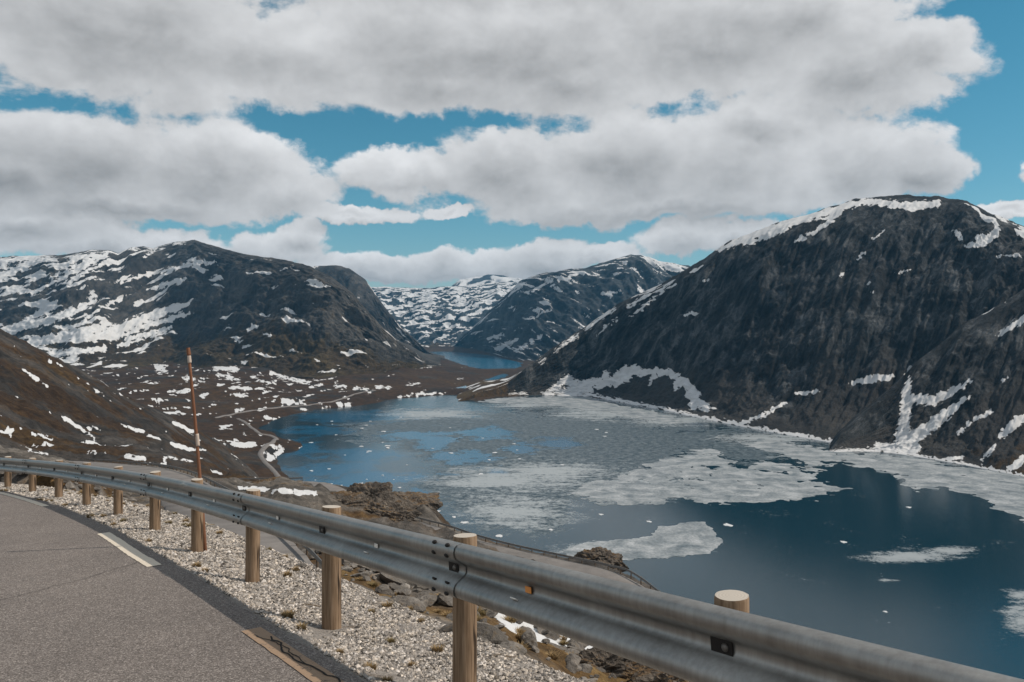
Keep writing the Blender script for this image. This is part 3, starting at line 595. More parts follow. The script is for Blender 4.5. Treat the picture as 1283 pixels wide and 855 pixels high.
for k in range(7):
    rg = np.random.default_rng(900 + k); n = 11; a = np.linspace(0, 2 * np.pi, n, endpoint=False) + rg.uniform(-.2, .2, n); r = rg.uniform(.55, 1.15, n)
    top = np.c_[r * np.cos(a), r * np.sin(a) * 0.9, np.full(n, 0.16)]; mid = np.c_[top[:, :2] * 1.06, np.full(n, 0.03)]; bot = np.c_[top[:, :2] * 1.03, np.full(n, -0.2)]
    V = np.vstack([top, mid, bot]); fc = [tuple(range(n))]
    for j in range(n):
        m_ = (j + 1) % n; fc += [(j, n + j, n + m_, m_), (n + j, 2 * n + j, 2 * n + m_, n + m_)]
    me = bpy.data.meshes.new('ice_floe'); me.from_pydata(V.tolist(), [], fc); me.update(); FLOE_MESH.append(me)
M_snow, g = new_mat('floe_snow')
pos = g.n('ShaderNodeNewGeometry', out=0)
finish(g, g.mix(g.noise(pos, 1.5, 3), (0.46, 0.49, 0.52), (0.66, 0.67, 0.68)), 0.7)
for me in FLOE_MESH: me.materials.append(M_snow)
rg = np.random.default_rng(5)
FL = [(912, 658, 6), (1057, 679.5, 4), (1139, 636, 3.5), (1109, 767, 3), (813, 654, 3), (581, 655, 6), (625, 672, 5), (569, 648, 3), (753, 645, 3), (548, 641, 4), (690, 664, 3), (610, 700, 3)]
FLM = FL + [(rg.uniform(352, 510), rg.uniform(528, 612), 1.2 + 3.4 * rg.uniform(0, 1) ** 2.5) for _ in range(34)] + [(rg.uniform(500, 800), rg.uniform(520, 600), rg.uniform(1.5, 3)) for _ in range(16)]
lakep = LAKES[0]
for i, (a, b, wpx) in enumerate(FLM):
    d = CAMZ * F / (b - HZ); x = (a - CX) / F * d
    if poly_sd(np.array([x]), np.array([d]), lakep)[0] < 12: continue
    o = bpy.data.objects.new('ice_floe', FLOE_MESH[i % 7]); sc_ = wpx * d / F
    o.scale = (sc_, sc_ * rg.uniform(1.0, 2.0), 1); o.rotation_euler = (0, 0, rg.uniform(-.5, .5)); link(o, None, (x, d, 0.14 if i >= 12 else 0.05))
    if i < 12: tag(o, 'small white ice floe drifting alone on the dark open water', 'ice floe', 'lone ice floes on dark water')
    else: tag(o, 'small white ice floe among the slush and blue melt ponds', 'ice floe', 'ice floes among the slush')
# ================================================================= NEAR GROUND
POST_PX = [916, 583, 415, 317, 247, 195, 148, 109, 74, 41, 10]
pp = [np.array([(POST_PX[0] - CX) / F * 3.07, 3.07])]
for p in POST_PX[1:]:
    k = (p - CX) / F; x, y = pp[-1]; a = 1 + k * k; b = -2 * (k * x + y); c = x * x + y * y - 4
    pp.append(np.array([k, 1.0]) * (-b + math.sqrt(b * b - 4 * a * c)) / (2 * a))
u0 = (pp[0] - pp[2]) / np.linalg.norm(pp[0] - pp[2])
pp = [pp[0] + u0 * 2 * k for k in (4, 3, 2, 1)] + pp
hd = math.radians(46.5)
for k in range(9):
    pp.append(pp[-1] + 2 * np.array([-math.sin(hd), math.cos(hd)])); hd += math.radians(1.6)
MQ, ms = spline([(q[0], q[1], 0) for q in pp], 0.1); ms = ms - 8.0
MQ[:, 0] = smooth1(MQ[:, 0], 41); MQ[:, 1] = smooth1(MQ[:, 1], 41)
MT, MN = frame2d(MQ)
def ztop(s): return CAMZ - 1.03 - 0.0953 * s
def road_drop(s): return np.interp(s, [-8, 8, 14, 22, 40], [0.78, 0.77, 0.70, 0.66, 0.66])
def base_drop(s): return np.interp(s, [-8, 4, 8, 12, 20, 40], [0.97, 0.95, 0.86, 0.74, 0.70, 0.70])
def edge_o(s): return np.interp(s, [-8, 6, 12, 20, 40], [-0.55, -0.54, -0.46, -0.36, -0.36])
def at_so(s, o):
    s = np.asarray(s, float); i = np.interp(s, ms, np.arange(len(ms)))
    f = lambda A: np.interp(i, np.arange(len(ms)), A)
    return f(MQ[:, 0]) + o * f(MN[:, 0]), f(MQ[:, 1]) + o * f(MN[:, 1])
def main_so(x, y):
    dd, ii = near_path(np.asarray(x), np.asarray(y), MQ)
    o = (np.ravel(x) - MQ[ii, 0]) * MN[ii, 0] + (np.ravel(y) - MQ[ii, 1]) * MN[ii, 1]
    return ms[ii], o

# lower roads: points (column, row, distance) along the outer edge, then centre lines
def to3(L): return [tuple(float(q) for q in ray(*p)) for p in L]
R1_EDGE, _ = spline(to3([(70, 577, 212), (112, 578.5, 195), (150, 581, 175), (200, 586, 150), (235, 594, 125), (262, 606, 105), (320, 640, 76), (375, 686, 54), (420, 735, 42), (480, 815, 33), (600, 960, 26)]), 1.0)
R2_EDGE, _ = spline(to3([(255, 606, 166), (300, 603.5, 166), (350, 603, 166), (398, 603, 163), (432, 612, 155), (452, 627, 145), (475, 641, 138), (505, 648, 133), (535, 656, 129), (565, 664, 125), (600, 676, 119), (650, 689, 115), (720, 704, 110), (765, 714, 107), (800, 727, 103), (900, 800, 90), (1050, 850, 80), (1300, 940, 70)]), 1.0)
def road_center(E_, side, half):
    T, Nn = frame2d(E_); C_ = E_.copy(); C_[:, :2] += Nn * side * half
    for k in range(2): C_[:, k] = smooth1(C_[:, k], 15)
    C_[:, 2] = smooth1(C_[:, 2], 25); return C_
R1 = road_center(R1_EDGE, 1, 3.6); R2 = road_center(R2_EDGE, 1, 3.4)

CP = [(640, 852, 5.2), (560, 792, 6.2), (450, 737, 7.6), (370, 693, 9.4), (300, 672, 11.5), (240, 655, 13.5), (190, 645, 15), (130, 630, 18), (80, 622, 20), (20, 612, 24), (-60, 608, 27), (-300, 640, 25),
      (800, 1000, 4), (1000, 1100, 4), (1300, 1300, 4), (1700, 1500, 4), (700, 900, 6), (850, 905, 7), (1000, 960, 8), (1300, 1010, 8), (1700, 1010, 10),
      (640, 815, 8), (750, 826, 9.5), (860, 862, 9.0), (620, 775, 13), (700, 782, 18), (800, 828, 15), (560, 745, 12), (500, 722, 13), (445, 712, 15), (560, 728, 20), (490, 712, 28), (440, 722, 35),
      (900, 850, 16), (1000, 880, 16), (1300, 920, 20), (620, 745, 30), (700, 760, 30), (800, 800, 35), (1000, 850, 35), (1300, 900, 40), (520, 715, 45), (560, 712, 60), (620, 720, 60), (700, 740, 65), (800, 765, 65), (1000, 820, 60), (1300, 860, 60),
      (420, 665, 70), (380, 642, 90), (440, 645, 100), (480, 655, 105), (520, 668, 100), (340, 622, 110), (400, 624, 125), (330, 609, 140), (600, 696, 95), (720, 722, 92),
      (300, 610, 135), (340, 607, 150), (380, 613, 145), (450, 611, 152), (480, 617, 149), (510, 631, 143), (540, 650, 138), (565, 672, 135), (600, 690, 138), (650, 700, 135), (700, 708, 128), (752, 699, 124), (785, 726, 120), (815, 752, 118), (850, 785, 118), (900, 815, 120), (1300, 860, 110),
      (380, 618, 190), (450, 640, 190), (520, 670, 190), (600, 705, 190), (750, 745, 180), (820, 790, 180), (900, 825, 200), (1300, 880, 200), (1700, 900, 200), (430, 650, 350), (600, 720, 350), (900, 800, 350), (380, 640, 350), (1300, 880, 350), (1700, 900, 350),
      (400, 680, 600), (600, 740, 600), (1000, 800, 600), (1700, 900, 600), (600, 760, 900), (1700, 900, 900), (400, 700, 900),
      (0, 592, 45), (60, 596, 50), (110, 604, 45), (170, 645, 45), (230, 668, 45), (260, 685, 38), (-200, 580, 50), (-400, 560, 60), (290, 695, 32), (340, 720, 30), (380, 735, 26),
      (0, 582, 100), (0, 566, 190), (0, 500, 300), (0, 421, 480), (0, 445, 750), (-200, 330, 480), (-200, 545, 100), (-420, 250, 500), (-420, 500, 120), (-420, 300, 900), (-200, 380, 900),
      (60, 584, 130), (60, 568, 225), (60, 510, 340), (60, 450, 500), (60, 475, 760), (110, 584, 150), (110, 566, 255), (110, 516, 385), (110, 470, 540), (110, 492, 800),
      (164, 577, 210), (164, 560, 280), (164, 532, 400), (164, 496, 570), (164, 522, 820), (210, 582, 215), (210, 566, 300), (210, 542, 430), (210, 517, 600), (210, 545, 850),
      (250, 595, 210), (250, 582, 330), (250, 558, 500), (250, 541, 640), (250, 560, 900), (290, 602, 200), (290, 597, 350), (290, 583, 520), (290, 570, 650), (290, 590, 900), (330, 607, 200), (330, 616, 400), (330, 612, 600), (330, 640, 900)]
for E_ in (R1, R2):
    for q in E_[::9]:
        a, b = proj(*q); CP.append((a, b + 1, q[1]))
CP = np.array([c for c in CP])
def q_coord(px, d): return np.asarray(px) / 230.0, np.log(d) * 1.35
cu, cv = q_coord(CP[:, 0], CP[:, 2]); n = len(CP)
def tps(r2): return np.where(r2 > 0, r2 * np.log(np.maximum(r2, 1e-12)), 0)
A = np.zeros((n + 3, n + 3)); A[:n, :n] = tps((cu[:, None] - cu) ** 2 + (cv[:, None] - cv) ** 2) + np.eye(n) * 0.004
Pm = np.c_[np.ones(n), cu, cv]; A[:n, n:] = Pm; A[n:, :n] = Pm.T
TW = np.linalg.solve(A, np.r_[CP[:, 1], 0, 0, 0])
def tps_eval(px, d):
    u, v = q_coord(px.ravel(), d.ravel()); out = np.empty(u.size)
    for a in range(0, u.size, 20000):
        b = slice(a, a + 20000); r2 = (u[b, None] - cu) ** 2 + (v[b, None] - cv) ** 2
        out[b] = tps(r2) @ TW[:n] + TW[n] + TW[n + 1] * u[b] + TW[n + 2] * v[b]
    return out.reshape(px.shape)
def near_height(px, d):
    """ground height below the road, at column px and distance d"""
    px = np.asarray(px, float); d = np.asarray(d, float) + 0 * px
    py = np.clip(tps_eval(px, d), 200, 1600)
    x = (px - CX) / F * d; y = d; z = CAMZ - (py - HZ) / F * d
    amp = np.interp(d, [3, 8, 20, 60, 150, 400, 900], [0.08, 0.16, 0.35, 0.8, 1.5, 2.6, 3.5])
    L = amp * 7
    rk = fbm(x / 9, y / 9, 5, 61, 0.55) * 0.35 * sstep(d, 5, 14) + (ridged(x / 2.4, y / 3.1, 4, 63, 0.55) - 0.45) * 0.3 * sstep(d, 5, 10)
    mid = fbm(x / 38, y / 38, 5, 71, 0.55) * sstep(d, 25, 90) * 2.2 + (ridged(x / 14, y / 17, 4, 73, 0.55) - 0.45) * sstep(d, 40, 100) * 2.0
    big = fbm(x / 130, y / 130, 5, 81, 0.52) * sstep(d, 160, 420) * 6.0
    z = z + (rk + mid * (1 - 0.5 * sstep(d, 300, 600)) + big)
    # the bank below the far part of the shoulder is steep down to the lower road
    bank = np.interp(px, [120, 190, 240, 300, 370, 400], [640, 655, 665, 678, 700, 712])
    lim = CAMZ - (bank + 6 - HZ) / F * d
    wb = sstep(px, 425, 395) * sstep(px, 110, 160) * sstep(d, 62, 52)
    z = np.where(wb > 0, np.minimum(z, lim * wb + z * (1 - wb)), z)
    # the cut benches of the lower roads
    dmin = np.full(x.size, 1e9)
    for C_, half in ((R1, 3.7), (R2, 3.5)):
        sel = np.nonzero((y.ravel() > C_[:, 1].min() - 14) & (y.ravel() < C_[:, 1].max() + 14))[0]
        if sel.size:
            dd, ii = near_path(x.ravel()[sel], y.ravel()[sel], C_)
            zz = z.ravel().copy(); wgt = 1 - sstep(dd, half + 0.7, half + 6.0)
            zz[sel] = zz[sel] * (1 - wgt) + (C_[ii, 2] - 0.22) * wgt; z = zz.reshape(z.shape)
            dmin[sel] = np.minimum(dmin[sel], dd - half)
    # tuck under the main road and its shoulder
    selm = np.nonzero((d.ravel() < 48))[0]; ocut = np.full(x.size, 9.0)
    if selm.size:
        s, o = main_so(x.ravel()[selm], y.ravel()[selm]); zz = z.ravel().copy()
        zs = ztop(s) - base_drop(s) - 0.45
        wgt = 1 - sstep(o, 0.75, 1.9); zz[selm] = zz[selm] * (1 - wgt) + zs * wgt
        cap = ztop(s) - base_drop(s) - 0.12 - 0.28 * np.maximum(o - 0.9, 0)
        zz[selm] = np.minimum(zz[selm], np.where(o < 9, cap, 1e9)); z = zz.reshape(z.shape); ocut[selm] = o
    return x, y, z, dmin.reshape(x.shape), ocut.reshape(x.shape)
nc_ = np.arange(-420, 1760, 2.0); nd_ = np.exp(np.linspace(math.log(2.0), math.log(950), 330))
PX, DD = np.meshgrid(nc_, nd_)
X, Y, Z, RD, OC = near_height(PX, DD)
qx, qy = proj(X, Y, Z)
H_ST = [[(28, 463, 1.5), (45, 475, 3.2), (60, 486, 1)], [(62, 515, 1.2), (80, 525, 2.2), (100, 536, 2.2), (120, 550, 1)], [(86, 482, 1.5), (98, 486, 1)], [(108, 489, .8), (122, 492, .8)], [(150, 532, 1), (175, 540, 2.4), (200, 552, 1)], [(10, 535, 1.6), (25, 539, 2.6)],
        [(0, 540, 1.6), (14, 545, 1.6)], [(40, 542, 1.6), (60, 548, 1.8), (65, 551, 1)], [(26, 560, 1.6), (60, 570, 1.2)], [(35, 557, 1.2), (55, 561, 1.2)], [(160, 572, 3.5), (180, 575, 2.6)], [(110, 565, 1.6), (140, 575, 1.6)], [(110, 534, 1.6), (125, 539, 1.6)],
        [(215, 557, 3), (235, 562, 2.6), (258, 564, 1)], [(218, 530, 2.4), (240, 540, 2.4)], [(140, 512, 1), (147, 514, 1)], [(180, 580, 1.2), (215, 582, 1.2)], [(132, 538, 1), (142, 543, 1)], [(205, 573, 1.5), (240, 577, 1.5)], [(280, 545, 1.5), (300, 548, 1.2)], [(262, 590, 1.6), (280, 594, 1.6)],
        [(330, 614.5, 3), (375, 617, 3.5), (398, 619, 2.5)], [(300, 611, 2.4), (330, 613, 3)]]
snow = strokes_field(qx + 2.5 * fbm(X / (DD * .008), Y / (DD * .03), 3, 55, 0.6), qy + 1.3 * fbm(X / (DD * .008) + 7, Y / (DD * .03), 3, 56, 0.6), H_ST, 3.0)
hsn = fbm(X / 9, Y / 26, 4, 57, 0.6) * 0.9 + 0.25 * fbm(X / 60, Y / 90, 2, 58) - 0.70
snow = np.maximum(snow, np.where(DD > 190, np.clip(hsn * 2.5, -1, 1), -1))
SN = [(604, 757), (640, 792), (668, 806), (700, 808), (730, 814), (770, 828), (800, 843), (870, 880), (900, 850), (900, 780), (760, 720), (640, 700), (600, 720)]
s2 = np.where((DD > 8.2) & (DD < 45), (poly_sd(qx, qy, SN) + 5 * fbm(X / 1.3, Y / 1.3, 3, 95)) / 14, -1)
snow = np.maximum(snow, np.clip(s2, -1, 1))
gn = fbm(X / 6, Y / 6, 4, 91) ; gn2 = fbm(X / 45, Y / 45, 4, 92)
grass = 0.50 + 0.42 * gn * sstep(DD, 120, 40) + 0.35 * gn2 * sstep(DD, 60, 200) - 0.1 * sstep(DD, 60, 20) - 0.1 * sstep(DD, 60, 90) * sstep(DD, 190, 160)
mask = np.stack([snow, np.clip(grass, 0, 1), 0 * X, 1 + 0 * X], -1)
M_slope = terrain_mat('rocky_heath', 3.2, rock=((0.05, 0.046, 0.042), (0.17, 0.155, 0.14), (0.36, 0.335, 0.31)),
                      grass=((0.03, 0.018, 0.009), (0.12, 0.072, 0.032), (0.24, 0.16, 0.075)), snow_noise=0.3, bumpd=0.16)
# three stretches of ground, each with relief of its own size
M_low = terrain_mat('lower_heath', 9.0, rock=((0.03, 0.027, 0.024), (0.13, 0.118, 0.105), (0.30, 0.28, 0.255)),
                    grass=((0.018, 0.011, 0.006), (0.085, 0.05, 0.022), (0.17, 0.108, 0.048)), snow_noise=0.3, bumpd=0.2, bstr=1.0)
M_hill = terrain_mat('moor_hill', 20.0, rock=((0.014, 0.014, 0.0135), (0.055, 0.05, 0.046), (0.13, 0.12, 0.11)),
                     grass=((0.010, 0.0065, 0.004), (0.042, 0.024, 0.012), (0.095, 0.057, 0.025)), snow_noise=0.35, bumpd=0.16, bstr=1.0)
cut = [0, int(np.argmax(nd_ > 40)), int(np.argmax(nd_ > 168)), len(nd_) - 1]
for nm, r0, r1, mat, lab in (('rocky_slope', cut[0], cut[1], M_slope, 'rocky brown slope falling away from the gravel shoulder'),
                             ('lower_slope', cut[1], cut[2], M_low, 'brown rocky ground around the lower switchback roads'),
                             ('moor_hillside', cut[2], cut[3], M_hill, 'dark brown hillside with snow patches left of the lake')):
    sl_ = slice(r0, r1 + 1)
    o = mesh_obj(nm, np.stack([X[sl_], Y[sl_], Z[sl_]], -1), grid_faces(r1 + 1 - r0, len(nc_)), mat, attrs={'mask': mask[sl_].reshape(-1, 4)})
    tag(o, lab, None, None, 'structure')
def hit(px, py, dmin=3.0, dmax=200.0):
    d = np.exp(np.linspace(math.log(dmin), math.log(dmax), 500)); x, y, z, _, _ = near_height(np.full(d.shape, float(px)), d)
    zr = CAMZ - (py - HZ) / F * d; k = int(np.argmax(z >= zr)) if (z >= zr).any() else int(np.argmin(zr - z))
    return float(x[k]), float(y[k]), float(z[k])

# ---- asphalt, shoulder, markings
M_asph, g = new_mat('asphalt')
pos = g.n('ShaderNodeNewGeometry', out=0)
a1 = g.noise(pos, 140, 3, 0.7); a2 = g.noise(pos, 1.1, 4, 0.6); a3 = g.n('ShaderNodeTexVoronoi', {'Vector': pos, 'Scale': 95.0}, out=0)
vc = g.n('ShaderNodeTexVoronoi', {'Vector': pos, 'Scale': 120.0}, out=1); vs = g.n('ShaderNodeSeparateColor', [vc], out=0)
col = g.ramp(vs, [(0.0, (0.085, 0.076, 0.071)), (0.35, (0.14, 0.126, 0.119)), (0.75, (0.19, 0.172, 0.163)), (0.93, (0.33, 0.305, 0.29))])
col = g.mix(0.5, col, g.ramp(a1, [(0.3, (0.55, 0.54, 0.53)), (0.7, (1.4, 1.38, 1.36))]), 'MULTIPLY')
col = g.mix(0.6, col, g.ramp(a2, [(0.3, (0.82, 0.8, 0.79)), (0.7, (1.15, 1.12, 1.09))]), 'MULTIPLY')
finish(g, col, 0.88, g.m('ADD', a1, a3), 0.6, 0.006, spec=0.25)
ss = np.arange(-9, 26, 0.25); oo = np.r_[np.linspace(-10, -1.6, 14), np.linspace(-0.9, 0, 6)]
S, O = np.meshgrid(ss, oo, indexing='ij')
e = edge_o(S) + 0.03 * pn(S * 1.7, S * 0 + 3.3, 4) + 0.02 * pn(S * 6, S * 0 + 1.3, 5)
OO = np.where(O > -1.0, e + O * 0.75, O)
x, y = at_so(S, OO); z = ztop(S) - road_drop(S)
V = np.stack([x, y, z], -1)
Vd = V[:, -1:].copy(); Vd[..., 2] -= 0.25; V = np.concatenate([V, Vd], 1)
o = mesh_obj('asphalt_road', V, grid_faces(*V.shape[:2])[:, ::-1], M_asph, smooth=False)
tag(o, 'grey asphalt mountain road curving left beside the guardrail', None, None, 'structure'); ROAD = o

M_grav, g = new_mat('gravel_bed')
pos = g.n('ShaderNodeNewGeometry', out=0)
v1 = g.n('ShaderNodeTexVoronoi', {'Vector': pos, 'Scale': 42.0}, out=None); n1 = g.noise(pos, 2.0, 4, 0.6); n2 = g.noise(pos, 60, 3, 0.7)
col = g.mix(g.noise(v1.outputs[1], 3.0), (0.16, 0.14, 0.125), (0.42, 0.39, 0.36))
col = g.mix(g.step(n1, 0.56, 0.68), col, (0.12, 0.085, 0.05))
finish(g, col, 0.95, g.m('SUBTRACT', n2, v1.outputs[0]), 1.0, 0.02, spec=0.2)
ss = np.arange(-9, 26, 0.1); oo = np.linspace(0, 1, 26)
S, T_ = np.meshgrid(ss, oo, indexing='ij')
o0 = edge_o(S) - 0.1; o1 = 1.25 + 0.15 * pn(S * 0.8, 0 * S, 7) + 0.1 * np.interp(S, [0, 10, 20], [0, .6, 1.5]); OO = o0 + (o1 - o0) * T_
def shoulder_z(s, o):
    e = edge_o(s); t = np.clip((o - e) / (0 - e), 0, 1)
    z = ztop(s) - (road_drop(s) + 0.02 + (base_drop(s) - road_drop(s) - 0.02) * sstep(t, 0, 1))
    z = z - 0.16 * np.maximum(o, 0) - 0.55 * np.maximum(o - 0.95, 0)
    return z
x, y = at_so(S, OO); z = shoulder_z(S, OO) + 0.012 * fbm(S * 3, OO * 3, 3, 15) - np.where(T_ < 0.03, 0.12, 0) - 0.3 * sstep(T_, 0.93, 1.0)
o = mesh_obj('gravel_shoulder', np.stack([x, y, z], -1), grid_faces(*x.shape)[:, ::-1], M_grav)
tag(o, 'strip of pale gravel between asphalt and rocky slope', None, None, 'structure'); SHOULDER = o

# loose stones on the shoulder: tens of thousands, one mesh
rg = np.random.default_rng(3)
def stones(n, s0, s1, r0, r1, seed):
    rg = np.random.default_rng(seed)
    s = rg.uniform(s0, s1, n); o = rg.uniform(-0.5, 1.2, n); o = np.where(o < edge_o(s) + 0.05, edge_o(s) + 0.05 + rg.uniform(0, .3, n), o)
    bare = fbm(s * 0.9, o * 1.6, 3, 44); keep = bare < 0.75; s, o = s[keep], o[keep]; n = len(s)
    x, y = at_so(s, o); r = r0 + (r1 - r0) * rg.uniform(0, 1, n) ** 2.2; z = shoulder_z(s, o) + r * 0.25
    T = np.array([(1, 0, 0), (-1, 0, 0), (0, 1, 0), (0, -1, 0), (0, 0, 1), (0, 0, -1)], float)
    V = T[None] * rg.uniform(0.6, 1.25, (n, 6, 1)) + rg.uniform(-.28, .28, (n, 6, 3))
    V[..., 2] *= 0.7; a = rg.uniform(0, 6.28, n); c, sn = np.cos(a)[:, None], np.sin(a)[:, None]
    vx = V[..., 0] * c - V[..., 1] * sn; vy = V[..., 0] * sn + V[..., 1] * c
    tl = rg.uniform(-.7, .7, (n, 1)); vz = V[..., 2] + tl * vx * 0.4
    P = np.stack([vx, vy, vz], -1) * r[:, None, None] + np.stack([x, y, z], -1)[:, None]
    Fb = np.array([(0, 2, 4), (2, 1, 4), (1, 3, 4), (3, 0, 4), (2, 0, 5), (1, 2, 5), (3, 1, 5), (0, 3, 5)])
    Fc = (np.arange(n)[:, None, None] * 6 + Fb[None]).reshape(-1, 3)
    tone = np.clip(rg.normal(0.36, 0.17, n), 0.07, 0.72); wrm = rg.uniform(0, 1, n)
    C = np.stack([tone * (1 + .03 * wrm), tone * (0.94 - .04 * wrm), tone * (0.89 - .13 * wrm), 1 + 0 * tone], -1)
    return P.reshape(-1, 3), Fc, np.repeat(C, 6, 0)
parts = [stones(26000, -1, 5.5, 0.007, 0.022, 1), stones(13000, 5.5, 11, 0.010, 0.027, 2), stones(6500, 11, 22, 0.014, 0.035, 3)]
off = 0; VV, FF, CC = [], [], []
for a, b, c in parts: VV.append(a); FF.append(b + off); CC.append(c); off += len(a)
M_stone, g = new_mat('stone_chips')
at = g.n('ShaderNodeAttribute', attribute_name='tone', out=0); pos = g.n('ShaderNodeNewGeometry', out=0)
finish(g, g.mix(0.5, at, g.ramp(g.noise(pos, 90, 3), [(0.3, (0.6, 0.6, 0.6)), (0.7, (1.2, 1.2, 1.2))]), 'MULTIPLY'), 0.9, spec=0.25)
o = mesh_obj('gravel', np.vstack(VV), np.vstack(FF), M_stone, smooth=False, attrs={'tone': np.vstack(CC)})
tag(o, 'loose pale grey gravel chips covering the road shoulder', 'gravel', None, 'stuff')

# painted edge-line dashes, children of the road
def paint_mat(name, c0, c1, wear):
    m, g = new_mat(name); pos = g.n('ShaderNodeNewGeometry', out=0)
    n1 = g.noise(pos, 9, 6, 0.7); n2 = g.noise(pos, 70, 4, 0.7)
    wm = g.step(g.m('ADD', n1, g.m('MULTIPLY', g.m('SUBTRACT', n2, 0.5), 0.8)), wear, wear + 0.06)
    finish(g, g.mix(wm, g.mix(n2, c0, c1), (0.085, 0.075, 0.068)), 0.8, n2, 0.5, 0.003); return m
M_pw = paint_mat('worn_paint', (0.52, 0.46, 0.38), (0.70, 0.63, 0.53), 0.68); M_pb = paint_mat('worn_brown_paint', (0.24, 0.165, 0.11), (0.34, 0.24, 0.165), 0.62)
for s0, s1, wd, m in ((14.3, 18.6, 0.11, M_pw), (7.0, 10.0, 0.15, M_pw), (-1.2, 3.8, 0.14, M_pb), (22, 25, 0.12, M_pw)):
    s = np.linspace(s0, s1, 40); c0 = np.interp(s, [-8, 4, 8, 12, 20, 30], [-0.74, -0.70, -0.70, -0.62, -0.50, -0.50])
    rows = []
    for k, sg in enumerate((-1, 1)):
        oo_ = c0 + sg * wd / 2 + 0.008 * pn(s * 9, s * 0 + k * 5.5, 6)
        x, y = at_so(s, oo_); rows.append(np.stack([x, y, ztop(s) - road_drop(s) + 0.005], -1))
    mesh_obj('edge_line', np.stack(rows, 1), grid_faces(40, 2), m, ROAD, smooth=False)
# cracks filled with dark bitumen
M_crack, g = new_mat('crack'); finish(g, (0.02, 0.018, 0.017, 1), 0.95)
def crack(pts, wd, seed, m=None, h=0.009):
    P = np.array(pts, float)
    s = np.interp(np.linspace(0, 1, 70), np.linspace(0, 1, len(P)), P[:, 0]); o_ = np.interp(np.linspace(0, 1, 70), np.linspace(0, 1, len(P)), P[:, 1])
    o_ = o_ + 0.03 * fbm(s * 4 + o_ * 4, s * 0 + seed, 3, seed); s = s + 0.03 * fbm(o_ * 5, s * 0 + seed, 3, seed + 3)
    L, R = [], []
    wv = wd * (0.5 + 0.5 * np.abs(fbm(s * 9 + o_ * 9, s * 0 + 1, 2, seed + 8)))
    ts = np.gradient(s); to = np.gradient(o_); nn = np.hypot(ts, to); ns, no = -to / nn, ts / nn
    rr = []
    for sg in (-1, 1):
        x, y = at_so(s + sg * ns * wv, o_ + sg * no * wv); rr.append(np.stack([x, y, ztop(s) - road_drop(s) + h], -1))
    mesh_obj('crack', np.stack(rr, 1), grid_faces(70, 2), m or M_crack, ROAD, smooth=False)
crack([(7.4, -0.75), (6.9, -1.4), (6.4, -2.3), (6.2, -3.4)], 0.006, 3)
crack([(3.5, -0.66), (3.0, -0.71), (2.4, -0.66), (1.8, -0.70), (1.0, -0.66)], 0.010, 9)
crack([(3.62, -0.73), (3.1, -0.66), (2.7, -0.70)], 0.006, 12)

# ---- lower roads
M_road2, g = new_mat('pale_road'); pos = g.n('ShaderNodeNewGeometry', out=0)
n1 = g.noise(pos, 0.35, 5, 0.6); n2 = g.noise(pos, 6, 4, 0.7)
finish(g, g.mix(0.5, g.ramp(n1, [(0.3, (0.13, 0.122, 0.118)), (0.7, (0.2, 0.188, 0.18))]), g.ramp(n2, [(0.3, (0.7, 0.7, 0.7)), (0.7, (1.2, 1.2, 1.2))]), 'MULTIPLY'), 0.9)
def strip(name, C_, half, mat, label, dz=0.0):
    T, Nn = frame2d(C_); rows = []
    for o_, h in ((-half - .3, -.5), (-half, 0), (-half * .33, .04), (half * .33, .04), (half, 0), (half + .3, -.5)):
        w_ = o_ + (0.12 * pn(np.arange(len(C_)) * .3, np.full(len(C_), o_), 8) if abs(o_) >= half else 0)
        q = C_.copy(); q[:, 0] += Nn[:, 0] * w_; q[:, 1] += Nn[:, 1] * w_; q[:, 2] += h + dz; rows.append(q)
    o = mesh_obj(name, np.stack(rows, 1), grid_faces(len(C_), 6), mat)
    return tag(o, label, None, None, 'structure')
strip('lower_road', R1, 3.5, M_road2, 'grey lower road of the switchback below the gravel shoulder')
strip('lakeside_road', R2, 3.2, M_road2, 'grey road bending through the rocks above the lake')
# valley roads, laid on the valley floor
def floor_pt(px, py):
    d = np.linspace(380, 3200, 1400); x = (px - CX) / F * d; z = floor_h(x, d); zr = CAMZ - (py - HZ) / F * d
    k = int(np.argmax(z >= zr)); return (x[k], d[k], max(z[k], 0.4))
def drape(pts, step=6.0):
    Q, _ = spline([floor_pt(*p) for p in pts], step); zf = floor_h(Q[:, 0], Q[:, 1])
    Q[:, 2] = smooth1(np.maximum(zf, 0.3), 5) + 0.9; return Q
for pts, hw, lab in (([(356, 611), (351, 601), (342, 590), (332, 580), (326, 571), (330, 562), (341, 555), (346, 550), (338, 546.5), (325, 544), (315, 537), (307, 530), (298, 525)], 1.7, 'narrow pale road winding along the left lake shore'),
                     ([(268, 524), (300, 518), (330, 513), (360, 510), (400, 506), (425, 501), (445, 494), (470, 489)], 1.6, 'pale gravel track crossing the brown moor')):
    Q = drape(pts); T, Nn = frame2d(Q); Q2 = []
    for o_, h in ((-hw - 1.2, -1.6), (-hw, 0), (hw, 0), (hw + 1.2, -1.6)):
        q = Q.copy(); q[:, :2] += Nn * o_; q[:, 2] += h; Q2.append(q)
    o = mesh_obj('valley_road', np.stack(Q2, 1), grid_faces(len(Q), 4), M_road2); tag(o, lab, None, None, 'structure')

